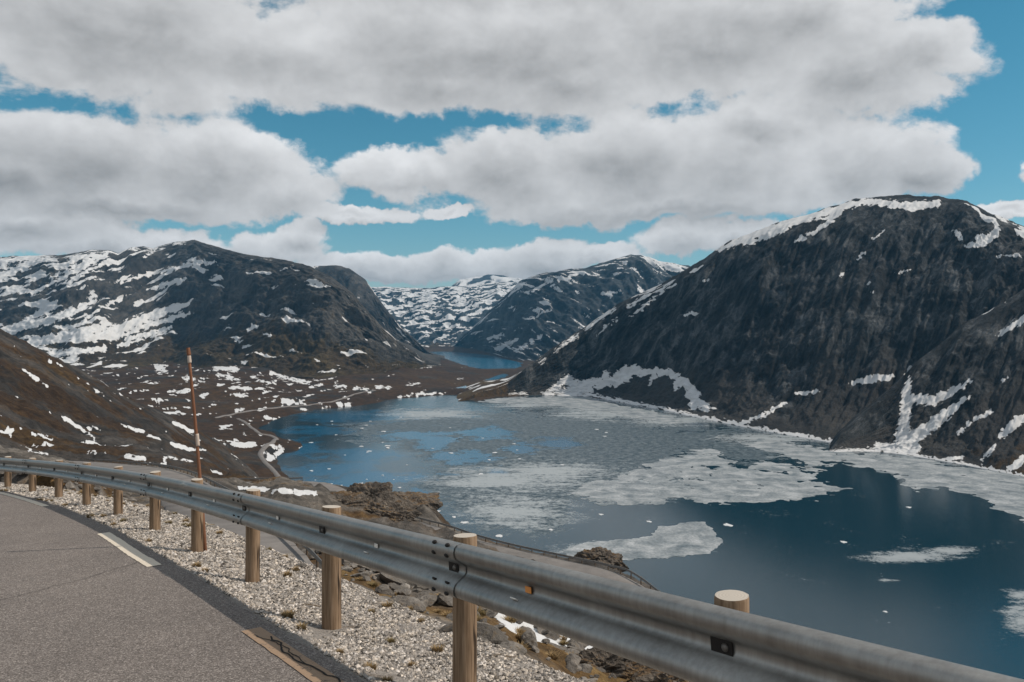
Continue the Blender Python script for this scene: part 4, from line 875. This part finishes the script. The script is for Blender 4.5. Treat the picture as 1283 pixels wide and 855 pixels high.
# ================================================================= GUARDRAILS
M_galv, g = new_mat('galvanised_steel')
tc = g.n('ShaderNodeNewGeometry', out=0)
n1 = g.noise(tc, 3.0, 5, 0.6); n2 = g.noise(g.v('MULTIPLY', tc, (1, 1, 0.12)), 38, 4, 0.6); n3 = g.noise(tc, 240, 2, 0.6)
col = g.ramp(n1, [(0.3, (0.25, 0.248, 0.238)), (0.7, (0.38, 0.378, 0.365))])
col = g.mix(0.5, col, g.ramp(n2, [(0.35, (0.72, 0.70, 0.68)), (0.65, (1.1, 1.1, 1.1))]), 'MULTIPLY')
finish(g, col, g.remap(n1, 0.3, 0.7, 0.34, 0.5), n3, 0.06, 0.002, metal=0.85, spec=0.4)
M_wood, g = new_mat('weathered_post')
tc = g.n('ShaderNodeTexCoord', out=3)
w1 = g.noise(g.v('MULTIPLY', tc, (1, 1, 0.035)), 70, 5, 0.65); w2 = g.noise(g.v('MULTIPLY', tc, (1, 1, 0.3)), 9, 4, 0.6); w3 = g.noise(g.v('MULTIPLY', tc, (1, 1, 0.05)), 22, 3, 0.5)
col = g.ramp(w1, [(0.3, (0.13, 0.085, 0.052)), (0.5, (0.25, 0.175, 0.115)), (0.7, (0.36, 0.27, 0.19))])
col = g.mix(0.6, col, g.ramp(w2, [(0.3, (0.7, 0.68, 0.66)), (0.7, (1.15, 1.12, 1.1))]), 'MULTIPLY')
col = g.mix(g.step(w3, 0.66, 0.71), col, (0.03, 0.02, 0.014))
finish(g, col, 0.9, w1, 0.7, 0.004, spec=0.2)
M_cut, g = new_mat('post_cut'); tc = g.n('ShaderNodeTexCoord', out=3)
wv = g.n('ShaderNodeTexWave', {'Vector': tc, 'Scale': 26.0, 'Distortion': 1.2, 'Detail': 2.0}, out=1, wave_type='RINGS', rings_direction='Z')
finish(g, g.mix(wv, (0.40, 0.365, 0.32), (0.47, 0.43, 0.38)), 0.9)
M_dark, g = new_mat('dark_bolt'); finish(g, (0.022, 0.02, 0.019, 1), 0.6, metal=0.4)
M_boltl, g = new_mat('bolt_head'); finish(g, (0.16, 0.15, 0.14, 1), 0.5, metal=0.7)
M_refw, g = new_mat('white_reflector'); finish(g, (0.85, 0.83, 0.78, 1), 0.35)
M_refo, g = new_mat('orange_reflector'); finish(g, (0.75, 0.3, 0.08, 1), 0.35)

PROFILE = [(0.030, 0.0), (0.062, 0.006), (0.078, 0.022), (0.083, 0.045), (0.080, 0.068), (0.068, 0.086), (0.022, 0.118), (0.006, 0.130), (0.0, 0.143), (0.0, 0.167),
           (0.006, 0.180), (0.022, 0.192), (0.068, 0.224), (0.080, 0.242), (0.083, 0.265), (0.078, 0.288), (0.062, 0.304), (0.030, 0.310)]
def w_beam(X_, Y_, Zt, Nx, Ny, lead, name, parent, mat, thick=0.005, prof=PROFILE, scale=1.0):
    """profile swept along a path; depth is measured towards the road (against the right-hand normal)"""
    pr = [(a, b) for a, b in prof] + [(a - thick, b) for a, b in reversed(prof)]
    n = len(pr); m = len(X_); V = np.empty((m, n, 3))
    for j, (a, b) in enumerate(pr):
        V[:, j, 0] = X_ - Nx * (a + lead); V[:, j, 1] = Y_ - Ny * (a + lead); V[:, j, 2] = Zt - 0.31 + b
    i = np.arange(m * n).reshape(m, n); k = np.roll(i, -1, 1)
    Fq = np.stack([i[:-1], i[1:], k[1:], k[:-1]], -1).reshape(-1, 4)
    o = mesh_obj(name, V, Fq, mat, parent); return o
def post_mesh(r, h, seed, n=22):
    rg = np.random.default_rng(seed); a = np.linspace(0, 2 * np.pi, n, endpoint=False)
    rr = r * (1 + 0.03 * np.cos(2 * a + rg.uniform(0, 6)) + 0.012 * rg.normal(size=n))
    prof = [(-0.35, 1.02), (0, 1.015), (h * .5, 1.0), (h - 0.012, 0.985), (h, 0.95)]
    V = []; tilt = rg.normal(0, 0.006, 2)
    for z, k in prof:
        for t, q in zip(a, rr): V.append((q * k * math.cos(t) + tilt[0] * z, q * k * math.sin(t) + tilt[1] * z, z + (0.004 * math.cos(t + seed) if z > h - .02 else 0)))
    fc = []
    for j in range(len(prof) - 1):
        for k in range(n): fc.append((j * n + k, j * n + (k + 1) % n, (j + 1) * n + (k + 1) % n, (j + 1) * n + k))
    top = len(V); L = (len(prof) - 1) * n; V += [V[L + k] for k in range(n)]
    V.append((tilt[0] * h, tilt[1] * h, h + 0.002)); fc += [(top + k, top + (k + 1) % n, top + n) for k in range(n)]
    me = bpy.data.meshes.new('post'); me.from_pydata([tuple(map(float, v)) for v in V], [], fc); me.update()
    me.materials.append(M_wood); me.materials.append(M_cut)
    me.polygons.foreach_set('use_smooth', np.full(len(me.polygons), True))
    for p in me.polygons[-n:]: p.material_index = 1; p.use_smooth = False
    return me
def dome_mesh(name, r, h, mat, sx=1.0, n=12):
    V = [(0, 0, h)]; fc = []
    for k, (q, z) in enumerate(((0.6, h * .85), (1.0, h * .35), (1.0, -0.004))):
        V += [(q * r * sx * math.cos(t), q * r * math.sin(t), z) for t in np.linspace(0, 2 * np.pi, n, endpoint=False)]
    fc += [(0, 1 + k, 1 + (k + 1) % n) for k in range(n)]
    for j in (0, 1):
        fc += [(1 + j * n + k, 1 + (j + 1) * n + k, 1 + (j + 1) * n + (k + 1) % n, 1 + j * n + (k + 1) % n) for k in range(n)]
    me = bpy.data.meshes.new(name); me.from_pydata(V, [], fc); me.update(); me.materials.append(mat)
    me.polygons.foreach_set('use_smooth', np.full(len(me.polygons), True)); return me
def plate_mesh(name, a, b, t, mat, bev=0.004):
    bm = bmesh.new(); bmesh.ops.create_cube(bm, size=1.0); bmesh.ops.scale(bm, vec=(a, b, t), verts=bm.verts)
    bmesh.ops.bevel(bm, geom=bm.edges[:], offset=bev * .4, segments=1, affect='EDGES')
    me = bpy.data.meshes.new(name); bm.to_mesh(me); bm.free(); me.materials.append(mat); return me
gpos = at_so(0.0, 0.0)
GR = empty('guardrail', (float(gpos[0]), float(gpos[1]), float(ztop(0.0) - 0.95)))
tag(GR, 'galvanised steel guardrail on round wooden posts along the near road edge', 'guardrail')
GL = Vector(GR.location)
def put(name, me, parent, co, rot=None, base=None):
    o = bpy.data.objects.new(name, me); link(o, parent); o.location = Vector(co) - (base if base is not None else Vector((0, 0, 0)))
    if rot is not None: o.rotation_mode = 'QUATERNION'; o.rotation_quaternion = rot
    return o
def face_rot(s, pitch=0.0):
    """local z = out of the rail towards the road, local x = along the rail"""
    i = int(np.argmin(np.abs(ms - s))); nrm = Vector((-MN[i, 0], -MN[i, 1], 0)); tx = Vector((MT[i, 0], MT[i, 1], -0.0953)).normalized()
    up = nrm.cross(tx); nrm = tx.cross(up).normalized()
    M = Matrix((tx, nrm.cross(tx), nrm)).transposed()
    return (M @ Matrix.Rotation(pitch, 3, 'X')).to_quaternion()
LEAD = 0.082
for k, s in enumerate(np.arange(-6, 29, 2.0)):
    x, y = at_so(s, 0.0); zb = float(shoulder_z(np.array(s), np.array(0.0))); h = float(ztop(s)) + 0.012 - zb
    put('post', post_mesh(0.071 + 0.003 * ((k * 7) % 3 - 1), h, 60 + k), GR, (float(x), float(y), zb), None, GL)
sec = np.arange(-6, 30, 4.0) + 0.0
me_bolt = dome_mesh('bolt', 0.013, 0.009, M_dark, 1.7); me_bh = dome_mesh('bolt', 0.016, 0.012, M_boltl); me_plate = plate_mesh('washer_plate', 0.105, 0.055, 0.006, M_dark)
me_rw = plate_mesh('reflector', 0.05, 0.028, 0.006, M_refw); me_ro = plate_mesh('reflector', 0.05, 0.032, 0.006, M_refo)
for a, b in zip(sec[:-1], sec[1:]):
    s = np.linspace(a - 0.16, b + 0.16, 34); i = np.interp(s, ms, np.arange(len(ms))); f = lambda q: np.interp(i, np.arange(len(ms)), q)
    lead = LEAD + 0.006 * (1 - (s - s[0]) / (s[-1] - s[0]))
    n_ = np.hypot(f(MN[:, 0]), f(MN[:, 1])); nx, ny = f(MN[:, 0]) / n_, f(MN[:, 1]) / n_
    bo = w_beam(f(MQ[:, 0]) - GL.x, f(MQ[:, 1]) - GL.y, ztop(s) - GL.z, nx, ny, lead, 'rail_beam', GR, M_galv)
    def on_beam(s_, depth, hgt):
        x, y = at_so(s_, -(LEAD + depth)); return (float(x), float(y), float(ztop(s_)) - 0.31 + hgt)
    for ds in (-0.075, 0.075):
        for dep, hg, pt in ((0.078, 0.238, 0.55), (0.072, 0.298, -0.9), (0.072, 0.083, 0.9), (0.078, 0.022, -0.3)):
            put('bolt', me_bolt, bo, on_beam(a + ds, dep + 0.006, hg), face_rot(a, -pt), GL)
for s in np.arange(-4, 28, 2.0):
    pl = put('washer_plate', me_plate, GR, on_beam(s - 0.03, 0.007 + 0.003, 0.155), face_rot(s), GL)
    put('bolt', me_bh, pl, (-0.02, 0, 0.003))
for k, s in enumerate(np.arange(-3.0, 26, 2.0)):
    s_ = s + (0.22 if k == 2 else 0.0)
    put('reflector', me_ro if k == 2 else me_rw, GR, on_beam(s_, 0.012, 0.15), face_rot(s_), GL)
    put('reflector', me_rw, GR, on_beam(s_ + 0.06, 0.055, 0.101), face_rot(s_, -0.98), GL)

# lower-road guardrails
M_post2, g = new_mat('grey_post'); finish(g, (0.12, 0.09, 0.065, 1), 0.9)
M_galv2, g = new_mat('dull_steel'); tc = g.n('ShaderNodeNewGeometry', out=0)
finish(g, g.mix(g.noise(tc, 0.5, 4), (0.16, 0.155, 0.15), (0.3, 0.295, 0.285)), 0.6, metal=0.5)
pm = post_mesh(0.075, 0.78, 5, 8); pm.materials.clear(); pm.materials.append(M_post2); pm.materials.append(M_post2)
PROF_S = PROFILE[::3] + [PROFILE[-1]]
def far_rail(E_, i0, i1, spacing, label, side=1):
    Q = E_[i0:i1]; T, Nn = frame2d(Q); Nn = Nn * side
    root = empty('guardrail', tuple(Q[len(Q) // 2] - np.array([0, 0, .1]))); tag(root, label, 'guardrail', None); B = Vector(root.location)
    for j in range(0, len(Q), spacing):
        put('post', pm, root, (float(Q[j, 0]), float(Q[j, 1]), float(Q[j, 2]) - 0.12), None, B)
    for j in range(0, len(Q) - 1, spacing * 2):
        e_ = min(j + spacing * 2 + 1, len(Q)); sl_ = slice(j, e_)
        w_beam(Q[sl_, 0] - B.x, Q[sl_, 1] - B.y, Q[sl_, 2] + 0.72 - B.z, Nn[sl_, 0], Nn[sl_, 1], 0.08 + 0.004 * (j % 4 > 1), 'rail_beam', root, M_galv2, prof=PROF_S)
def idx(E_, px): return int(np.argmin(np.abs(proj(E_[:, 0], E_[:, 1], E_[:, 2])[0] - px)))
far_rail(R1_EDGE, idx(R1_EDGE, 112), idx(R1_EDGE, 300), 4, 'thin guardrail on the far edge of the lower switchback road', -1)
far_rail(R1_EDGE, idx(R1_EDGE, 335), idx(R1_EDGE, 445), 4, 'short guardrail end on the lower road beside the rubble', -1)
far_rail(R2_EDGE, idx(R2_EDGE, 262), idx(R2_EDGE, 385), 4, 'thin guardrail around the road bend above the shore', -1)
far_rail(R2_EDGE, idx(R2_EDGE, 500), idx(R2_EDGE, 1000), 2, 'long guardrail of the lakeside road following the water edge', -1)

# ---- snow pole tied to a post
M_pole, g = new_mat('rusty_pole'); tc = g.n('ShaderNodeTexCoord', out=3)
n1 = g.noise(g.v('MULTIPLY', tc, (1, 1, 0.2)), 40, 4)
finish(g, g.mix(n1, (0.13, 0.055, 0.032), (0.26, 0.125, 0.07)), 0.8, n1, 0.4, 0.004)
M_band, g = new_mat('pole_band'); finish(g, (0.5, 0.42, 0.36, 1), 0.7)
x, y = at_so(8.0, 0.11); zb = float(shoulder_z(np.array(8.0), np.array(0.1)))
MP = empty('snow_pole', (float(x), float(y), zb)); tag(MP, 'tall thin rust brown snow pole leaning beside a guardrail post', 'snow pole')
H = (zb - (CAMZ - (437 - HZ) / F * float(y))) * -1; lean = Vector(((235 - 258) / F * float(y), 0.0, H))
def tube(name, a, b, r0, r1, mat, parent, n=10, bend=0.0):
    a, b = Vector(a), Vector(b); ax = (b - a).normalized(); u = ax.orthogonal().normalized(); v = ax.cross(u); V = []; fc = []; m = 9
    for j in range(m):
        t = j / (m - 1); c = a.lerp(b, t) + Vector((1, 0, 0)) * bend * math.sin(math.pi * t); r = r0 + (r1 - r0) * t
        V += [tuple(c + (u * math.cos(q) + v * math.sin(q)) * r) for q in np.linspace(0, 2 * np.pi, n, endpoint=False)]
    for j in range(m - 1):
        fc += [(j * n + k, j * n + (k + 1) % n, (j + 1) * n + (k + 1) % n, (j + 1) * n + k) for k in range(n)]
    fc += [tuple(range(n))[::-1], tuple(range((m - 1) * n, m * n))]
    return mesh_obj(name, V, fc, mat, parent)
tube('pole', (0, 0, -0.2), lean, 0.022, 0.017, M_pole, MP, bend=0.012)
for t0, t1 in ((0.93, 0.965), (0.52, 0.58)):
    bo = 0.012 * math.sin(math.pi * (t0 * H + .2) / (H + .2)); a = lean * t0 + Vector((bo, 0, 0)); b = lean * t1 + Vector((bo, 0, 0))
    tube('reflective_band', a, b, 0.0235, 0.0225, M_band, MP)
tube('tip', lean * 0.968 + Vector((0.002, 0, 0)), lean * 1.004, 0.025, 0.022, M_pole, MP)

# ================================================================= ROCKS
M_boul, g = new_mat('lichen_rock'); pos = g.n('ShaderNodeNewGeometry', out=None)
oi = g.n('ShaderNodeObjectInfo', out=None)
q = pos.outputs[0]
n1 = g.noise(q, 2.6, 7, 0.65, 0.5); n2 = g.noise(q, 16, 5, 0.7); n3 = g.noise(q, 70, 3, 0.7)
col = g.ramp(n1, [(0.3, (0.08, 0.072, 0.064)), (0.5, (0.2, 0.185, 0.168)), (0.7, (0.36, 0.34, 0.315))])
col = g.mix(0.65, col, g.ramp(n2, [(0.3, (0.5, 0.48, 0.46)), (0.7, (1.25, 1.22, 1.2))]), 'MULTIPLY')
col = g.mix(g.m('MULTIPLY', g.step(n2, 0.56, 0.64), 0.5), col, (0.16, 0.11, 0.055))
col = g.mix(0.5, col, g.ramp(n3, [(0.3, (0.6, 0.6, 0.6)), (0.7, (1.2, 1.2, 1.2))]), 'MULTIPLY')
tone = g.remap(oi.outputs[5], 0, 1, 0.6, 1.2)
col = g.v('MULTIPLY', col, g.n('ShaderNodeCombineXYZ', [tone, tone, tone]))
finish(g, col, 0.92, g.m('ADD', n1, g.m('MULTIPLY', n2, 0.35)), 0.8, 0.12, spec=0.2)
def outcrop_mat(name, sc):
    m, g = new_mat(name); geo = g.n('ShaderNodeNewGeometry', out=None); q = geo.outputs[0]
    n1 = g.noise(q, 1.4 * sc, 8, 0.68, 0.7); n2 = g.noise(q, 9 * sc, 6, 0.7); n3 = g.noise(q, 45 * sc, 3, 0.7)
    rk = g.ramp(n1, [(0.3, (0.075, 0.066, 0.058)), (0.5, (0.19, 0.17, 0.15)), (0.68, (0.38, 0.355, 0.325))])
    rk = g.mix(0.7, rk, g.ramp(n2, [(0.3, (0.45, 0.43, 0.41)), (0.7, (1.3, 1.26, 1.22))]), 'MULTIPLY')
    ms_ = g.ramp(n2, [(0.3, (0.035, 0.021, 0.01)), (0.5, (0.13, 0.075, 0.032)), (0.7, (0.24, 0.165, 0.07))])
    nz = g.n('ShaderNodeSeparateXYZ', [geo.outputs[3]], out=2)
    gm = g.step(g.m('ADD', g.m('MULTIPLY', nz, 0.22), n1), 0.60, 0.72)
    col = g.mix(g.m('MULTIPLY', gm, 0.85), rk, ms_)
    col = g.mix(0.55, col, g.ramp(n3, [(0.3, (0.55, 0.55, 0.55)), (0.7, (1.25, 1.25, 1.25))]), 'MULTIPLY')
    finish(g, col, 0.93, g.m('ADD', n1, g.m('MULTIPLY', n2, 0.4)), 0.9, 0.25 / sc, spec=0.15); return m
M_outn = outcrop_mat('near_outcrop', 1.0); M_outf = outcrop_mat('far_outcrop', 0.16)
def ico(sub):
    bm = bmesh.new(); bmesh.ops.create_icosphere(bm, subdivisions=sub, radius=1.0)
    V = np.array([v.co[:] for v in bm.verts]); Fc = np.array([[v.index for v in f.verts] for f in bm.faces]); bm.free(); return V, Fc
ICO = {k: ico(k) for k in (3, 4, 6)}
def facet_rock(seed, sub=3, flat=0.6, nplane=13, rough=0.06, sharp=0.0):
    V, Fc = ICO[sub]; rg = np.random.default_rng(seed); R = np.full(len(V), 1.6)
    for _ in range(nplane):
        nv = rg.normal(size=3); nv /= np.linalg.norm(nv); h = rg.uniform(0.55, 1.0); dt = V @ nv
        R = np.minimum(R, np.where(dt > 0.05, h / np.maximum(dt, 0.05), 9))
    P = V * np.minimum(R, 1.25)[:, None]
    P = P * (1 + rough * fbm(V[:, 0] * 3 + seed, V[:, 1] * 3 + V[:, 2] * 2.3, 3, seed))[:, None]
    P[:, 2] *= flat; return P, Fc
ROCKS = []
for k in range(10):
    P, Fc = facet_rock(40 + k, 3, (0.45, 0.7, 0.9, 0.3, 0.6)[k % 5]); P = P / np.abs(P[:, 0]).max() / 2
    me = bpy.data.meshes.new('stone'); me.from_pydata(P.tolist(), [], Fc.tolist()); me.update(); me.materials.append(M_boul); ROCKS.append(me)
def rock(px, py, wpx, k, label, group=None, asp=(1, 1, 1), rz=0.0, tilt=(0, 0), name='stone', co=None, sink=0.3):
    c = co if co else hit(px, py); wd = wpx * c[1] / F
    o = bpy.data.objects.new(name, ROCKS[k % 10]); o.scale = (wd * asp[0], wd * asp[1], wd * asp[2]); o.rotation_euler = (tilt[0], tilt[1], rz)
    hgt = wd * asp[2] * (max(v.co.z for v in ROCKS[k % 10].vertices)); link(o, None, (c[0], c[1], c[2] + hgt * (1 - 2 * sink)))
    return tag(o, label, 'rock', group)
rock(598, 800, 82, 3, 'long flat grey slab lying along the gravel edge behind a post', None, (1, .55, .9), -0.5, (0.1, 0.12))
rock(505, 762, 62, 3, 'flat slab of rock at the gravel edge below the dark boulder', None, (1, .6, 1), -0.45, (0.1, 0.15))
rock(452, 741, 52, 8, 'pale flat stone at the edge of the gravel beside a post', None, (1, .7, .7), -0.4, (0, 0.1))
rock(505, 735, 66, 1, 'large dark slanted boulder under the guardrail', None, (1, .8, .95), 0.3, (0.2, 0.3), 'boulder')
rock(576, 781, 34, 2, 'blocky light grey stone between slab and boulder', None, (1, .9, .9), 0.3)
rock(668, 858, 74, 8, 'smooth pale grey slab at the foot of the mossy outcrop', None, (1, .6, .6), -0.3, (0, 0.1))
rock(640, 822, 44, 4, 'grey stone wedged behind the gravel next to the outcrop', None, (1, .8, .8), 0.8)
rock(628, 752, 46, 6, 'flat grey boulder beside the snow patch', None, (1, .8, .6), 0.2, (0, .1), 'boulder')
rock(398, 672, 34, 7, 'pale boulder in rubble beside the lower guardrail end', None, (1, .8, .8), 0.2, (0, 0), 'boulder')
rock(412, 660, 26, 2, 'small pale boulder leaning on rubble beside the lower road', None, (1, .8, .9), 1.2, (0.2, 0), 'boulder')
rg = np.random.default_rng(77)
SHAPE = ('flattish', 'blocky', 'chunky', 'thin flat', 'rounded')
for k in range(230):      # rubble
    a = rg.uniform(385, 870); lo = np.interp(a, [385, 450, 560, 650, 870], [690, 738, 795, 852, 870]); hi = np.interp(a, [385, 430, 560, 700, 870], [640, 690, 738, 775, 842])
    b = rg.uniform(hi, lo + 4); kk = int(rg.integers(0, 10))
    wh = 'beside the lower guardrail end' if a < 470 else 'around the dark slanted boulder' if a < 560 else 'near the long flat slab' if a < 680 else 'around the mossy outcrop'
    lb = '%s grey stone of the rubble %s' % (SHAPE[kk % 5], wh)
    rock(a, b, (7 + 28 * rg.uniform(0, 1) ** 2.2) * (1.2 if b < lo - 20 else 0.8), kk, lb, 'rubble: ' + lb,
         (1, rg.uniform(.6, 1), rg.uniform(.6, 1)), rg.uniform(0, 6), (rg.normal(0, .25), rg.normal(0, .25)))
for k in range(44):
    a = rg.uniform(0, 190); b = np.interp(a, [0, 190], [600, 640]) - rg.uniform(-4, 12)
    kk = int(rg.integers(0, 10)); lb = '%s stone in the rubble behind the distant posts' % SHAPE[kk % 5]
    rock(a, b, rg.uniform(7, 20), kk, lb, 'far rubble: ' + lb, (1, rg.uniform(.6, 1), rg.uniform(.6, 1)), rg.uniform(0, 6))
for k in range(26):      # single stones along the gravel edge and on the gravel
    s = rg.uniform(0.5, 17); o_ = rg.uniform(0.75, 1.25) if k % 4 else rg.uniform(-0.25, 0.7); x, y = at_so(s, o_)
    w_ = rg.uniform(0.05, 0.22) if k % 4 else rg.uniform(0.035, 0.08)
    rock(0, 0, w_ / float(y) * F, int(rg.integers(0, 10)), 'loose stone lying on the outer edge of the gravel shoulder' if k % 4 else 'single dark stone lying on the gravel shoulder', 'stones on the gravel edge' if k % 4 else 'stones on the gravel',
         (1, rg.uniform(.6, 1), rg.uniform(.5, .9)), rg.uniform(0, 6), co=(float(x), float(y), float(shoulder_z(np.array(s), np.array(o_)))), sink=0.25)
def outcrop(px, py, d, size, seed, mat, label, rz=0.0, sub=6, z=None):
    V, Fc = ICO[sub]; rg = np.random.default_rng(seed)
    P, _ = facet_rock(seed, sub, 1.0, 16, 0.1)
    a = V[:, 0] * 1.0 + 0.4 * V[:, 2]; b = V[:, 1] + 0.6 * V[:, 2]
    st = ridged(a * 1.5 + seed, b * 4.2, 5, seed, 0.6) - 0.45; lump = fbm(V[:, 0] * 2.2, V[:, 1] * 2.2 + V[:, 2] * 1.7, 5, seed + 5, 0.55)
    P = P * (1 + 0.15 * st + 0.16 * lump)[:, None] * 0.72
    low = np.minimum(P[:, 2], 0); P[:, :2] *= (1 - 0.35 * low)[:, None]; P[:, 2] = np.where(P[:, 2] < 0, P[:, 2] * 1.3, P[:, 2])
    P = P * np.array(size)[None]
    x, y, zz = ray(px, py, d); base = float(near_height(np.array([float(px)]), np.array([float(d)]))[2][0]) if z is None else z
    o = mesh_obj('rock_outcrop', P, Fc, mat, None, False, loc=(float(x), float(y), base - (0.12 if size[2] < 1 else 0.3) * size[2])); o.rotation_euler = (0, 0, rz)
    return tag(o, label, 'rock outcrop')
outcrop(752, 832, 9.6, (1.05, 0.8, 0.62), 11, M_outn, 'mossy lichen covered rock outcrop below the guardrail beside the snow', 0.2)
outcrop(845, 860, 8.8, (0.7, 0.6, 0.4), 12, M_outn, 'low brown outcrop at the lower end of the snow patch', 0.5)
outcrop(560, 742, 15, (1.2, 1.0, 0.7), 13, M_outn, 'rusty brown outcrop behind the rubble under the guardrail', 0.1)
outcrop(478, 660, 112, (7.5, 5, 4.2), 21, M_outf, 'craggy brown outcrop in front of the lakeside road bend', 0.2)
outcrop(430, 650, 110, (6, 4, 2.6), 22, M_outf, 'low rocky knoll left of the craggy outcrop', 0.6)
outcrop(462, 617, 148, (8, 5, 4.4), 23, M_outf, 'rocky hump between the lakeside road and the lake', 0.0)
outcrop(505, 632, 143, (8, 5, 4.4), 24, M_outf, 'sloping rock rib running down to the water beside the road', 0.4)
outcrop(755, 704, 121, (5.2, 4, 3.0), 25, M_outf, 'small rounded rock knoll beyond the lakeside guardrail', 0.0)
outcrop(385, 622, 135, (5.5, 4, 2.0), 26, M_outf, 'low rubble bank inside the road bend', 0.3)
outcrop(340, 615, 138, (6, 4, 1.8), 27, M_outf, 'brown rubble bank beside the thin snow strip', 0.9)
# ---- dry grass tufts
M_grass, g = new_mat('dry_grass'); oi = g.n('ShaderNodeObjectInfo', out=None); tc = g.n('ShaderNodeTexCoord', out=3)
cc = g.mix(g.noise(tc, 25, 2), (0.16, 0.10, 0.045), (0.36, 0.26, 0.13)); cc = g.mix(g.m('MULTIPLY', g.step(oi.outputs[5], 0.6, 1.0), 0.5), cc, (0.10, 0.10, 0.035))
finish(g, cc, 0.9)
TUFT = []
for k in range(5):
    rg2 = np.random.default_rng(300 + k); nb = 190; V = []; fc = []
    for j in range(nb):
        a = rg2.uniform(0, 6.28); r = 0.32 * math.sqrt(rg2.uniform(0, 1)); h = rg2.uniform(0.3, 1.0) * (1 - .4 * r / .32); ln = rg2.uniform(.2, .7); wv = 0.022
        bx, by = r * math.cos(a), r * math.sin(a); a2 = a + rg2.normal(0, .7); dx, dy = math.cos(a2), math.sin(a2); i0 = len(V)
        for t, ww in ((0, 1), (.5, .8), (1, .1)):
            cx_, cy_ = bx + dx * ln * h * t * t, by + dy * ln * h * t * t; zz = h * t * (1 - .25 * t)
            V += [(cx_ - dy * wv * ww, cy_ + dx * wv * ww, zz), (cx_ + dy * wv * ww, cy_ - dx * wv * ww, zz)]
        fc += [(i0, i0 + 1, i0 + 3, i0 + 2), (i0 + 2, i0 + 3, i0 + 5, i0 + 4)]
    me = bpy.data.meshes.new('grass_tuft'); me.from_pydata(V, [], fc); me.update(); me.materials.append(M_grass); TUFT.append(me)
rg = np.random.default_rng(8)
TS = [(3.05, 0.42, .10), (3.4, 0.22, .07), (2.75, 0.05, .06), (2.6, -.32, .08), (2.25, -.38, .07), (3.0, -.36, .06), (1.8, -.3, .08)] + \
     [(rg.uniform(3.5, 20), rg.choice([rg.uniform(.55, 1.1), rg.uniform(-.42, -.2), rg.uniform(-.2, .6)], p=[.6, .3, .1]), rg.uniform(.06, .13)) for _ in range(64)]
for k, (s, o_, h) in enumerate(TS):
    x, y = at_so(s, o_); z = float(shoulder_z(np.array(s), np.array(o_)))
    o = bpy.data.objects.new('grass_tuft', TUFT[k % 5]); o.scale = (h * 1.2, h * 1.2, h); o.rotation_euler = (0, 0, rg.uniform(0, 6)); link(o, None, (float(x), float(y), z - 0.004))
    wh = 'along the asphalt edge' if o_ < -0.15 else 'on the outer edge of the gravel' if o_ > 0.5 else 'in the middle of the gravel between posts'
    sz = 'large' if h > 0.105 else 'medium' if h > 0.08 else 'small'
    tag(o, '%s tuft of dry straw coloured grass %s' % (sz, wh), 'grass tuft', '%s grass tufts %s' % (sz, wh))
for k in range(60):
    a = rg.uniform(430, 840); b = np.interp(a, [430, 560, 650, 860], [722, 775, 825, 858]) - rg.uniform(0, 45)
    c = hit(a, b); h = rg.uniform(.05, .14) * max(1, c[1] / 9)
    o = bpy.data.objects.new('grass_tuft', TUFT[k % 5]); o.scale = (h * 1.6, h * 1.6, h); link(o, None, (c[0], c[1], c[2] - 0.01))
    wh = 'beside the pale flat stones' if a < 540 else 'between the slab and the snow patch' if a < 660 else 'beside the mossy outcrop'
    sz = 'wide' if h / max(1, c[1] / 9) > 0.095 else 'small'
    tag(o, '%s tuft of dry brown grass on the slope %s' % (sz, wh), 'grass tuft', '%s slope tufts %s' % (sz, wh))
# ================================================================= HAZE
bpy.context.view_layer.update()
lo = np.full(3, 1e9); hi = np.full(3, -1e9)
for ob in scene.objects:
    if ob.type == 'MESH':
        for cxyz in ob.bound_box:
            q = ob.matrix_world @ Vector(cxyz); lo = np.minimum(lo, q); hi = np.maximum(hi, q)
hi[2] = max(hi[2], CAMZ + 3); pad = np.array([30, 30, 1.5]); lo = lo - pad; hi = hi + pad
lo[1] = min(lo[1], -40)
v, f = box(*((lo + hi) / 2), *(hi - lo))
M_haze = bpy.data.materials.new('haze'); M_haze.use_nodes = True; g = NT(M_haze.node_tree)
vol = g.n('ShaderNodeVolumePrincipled', {'Color': (0.14, 0.52, 0.92, 1), 'Density': 4.2e-5, 'Anisotropy': 0.2})
g.n('ShaderNodeOutputMaterial', {'Volume': vol})
hz = mesh_obj('haze', v, f, M_haze, smooth=False); tag(hz, 'thin blue mountain haze filling the valley air', 'haze', None, 'stuff')
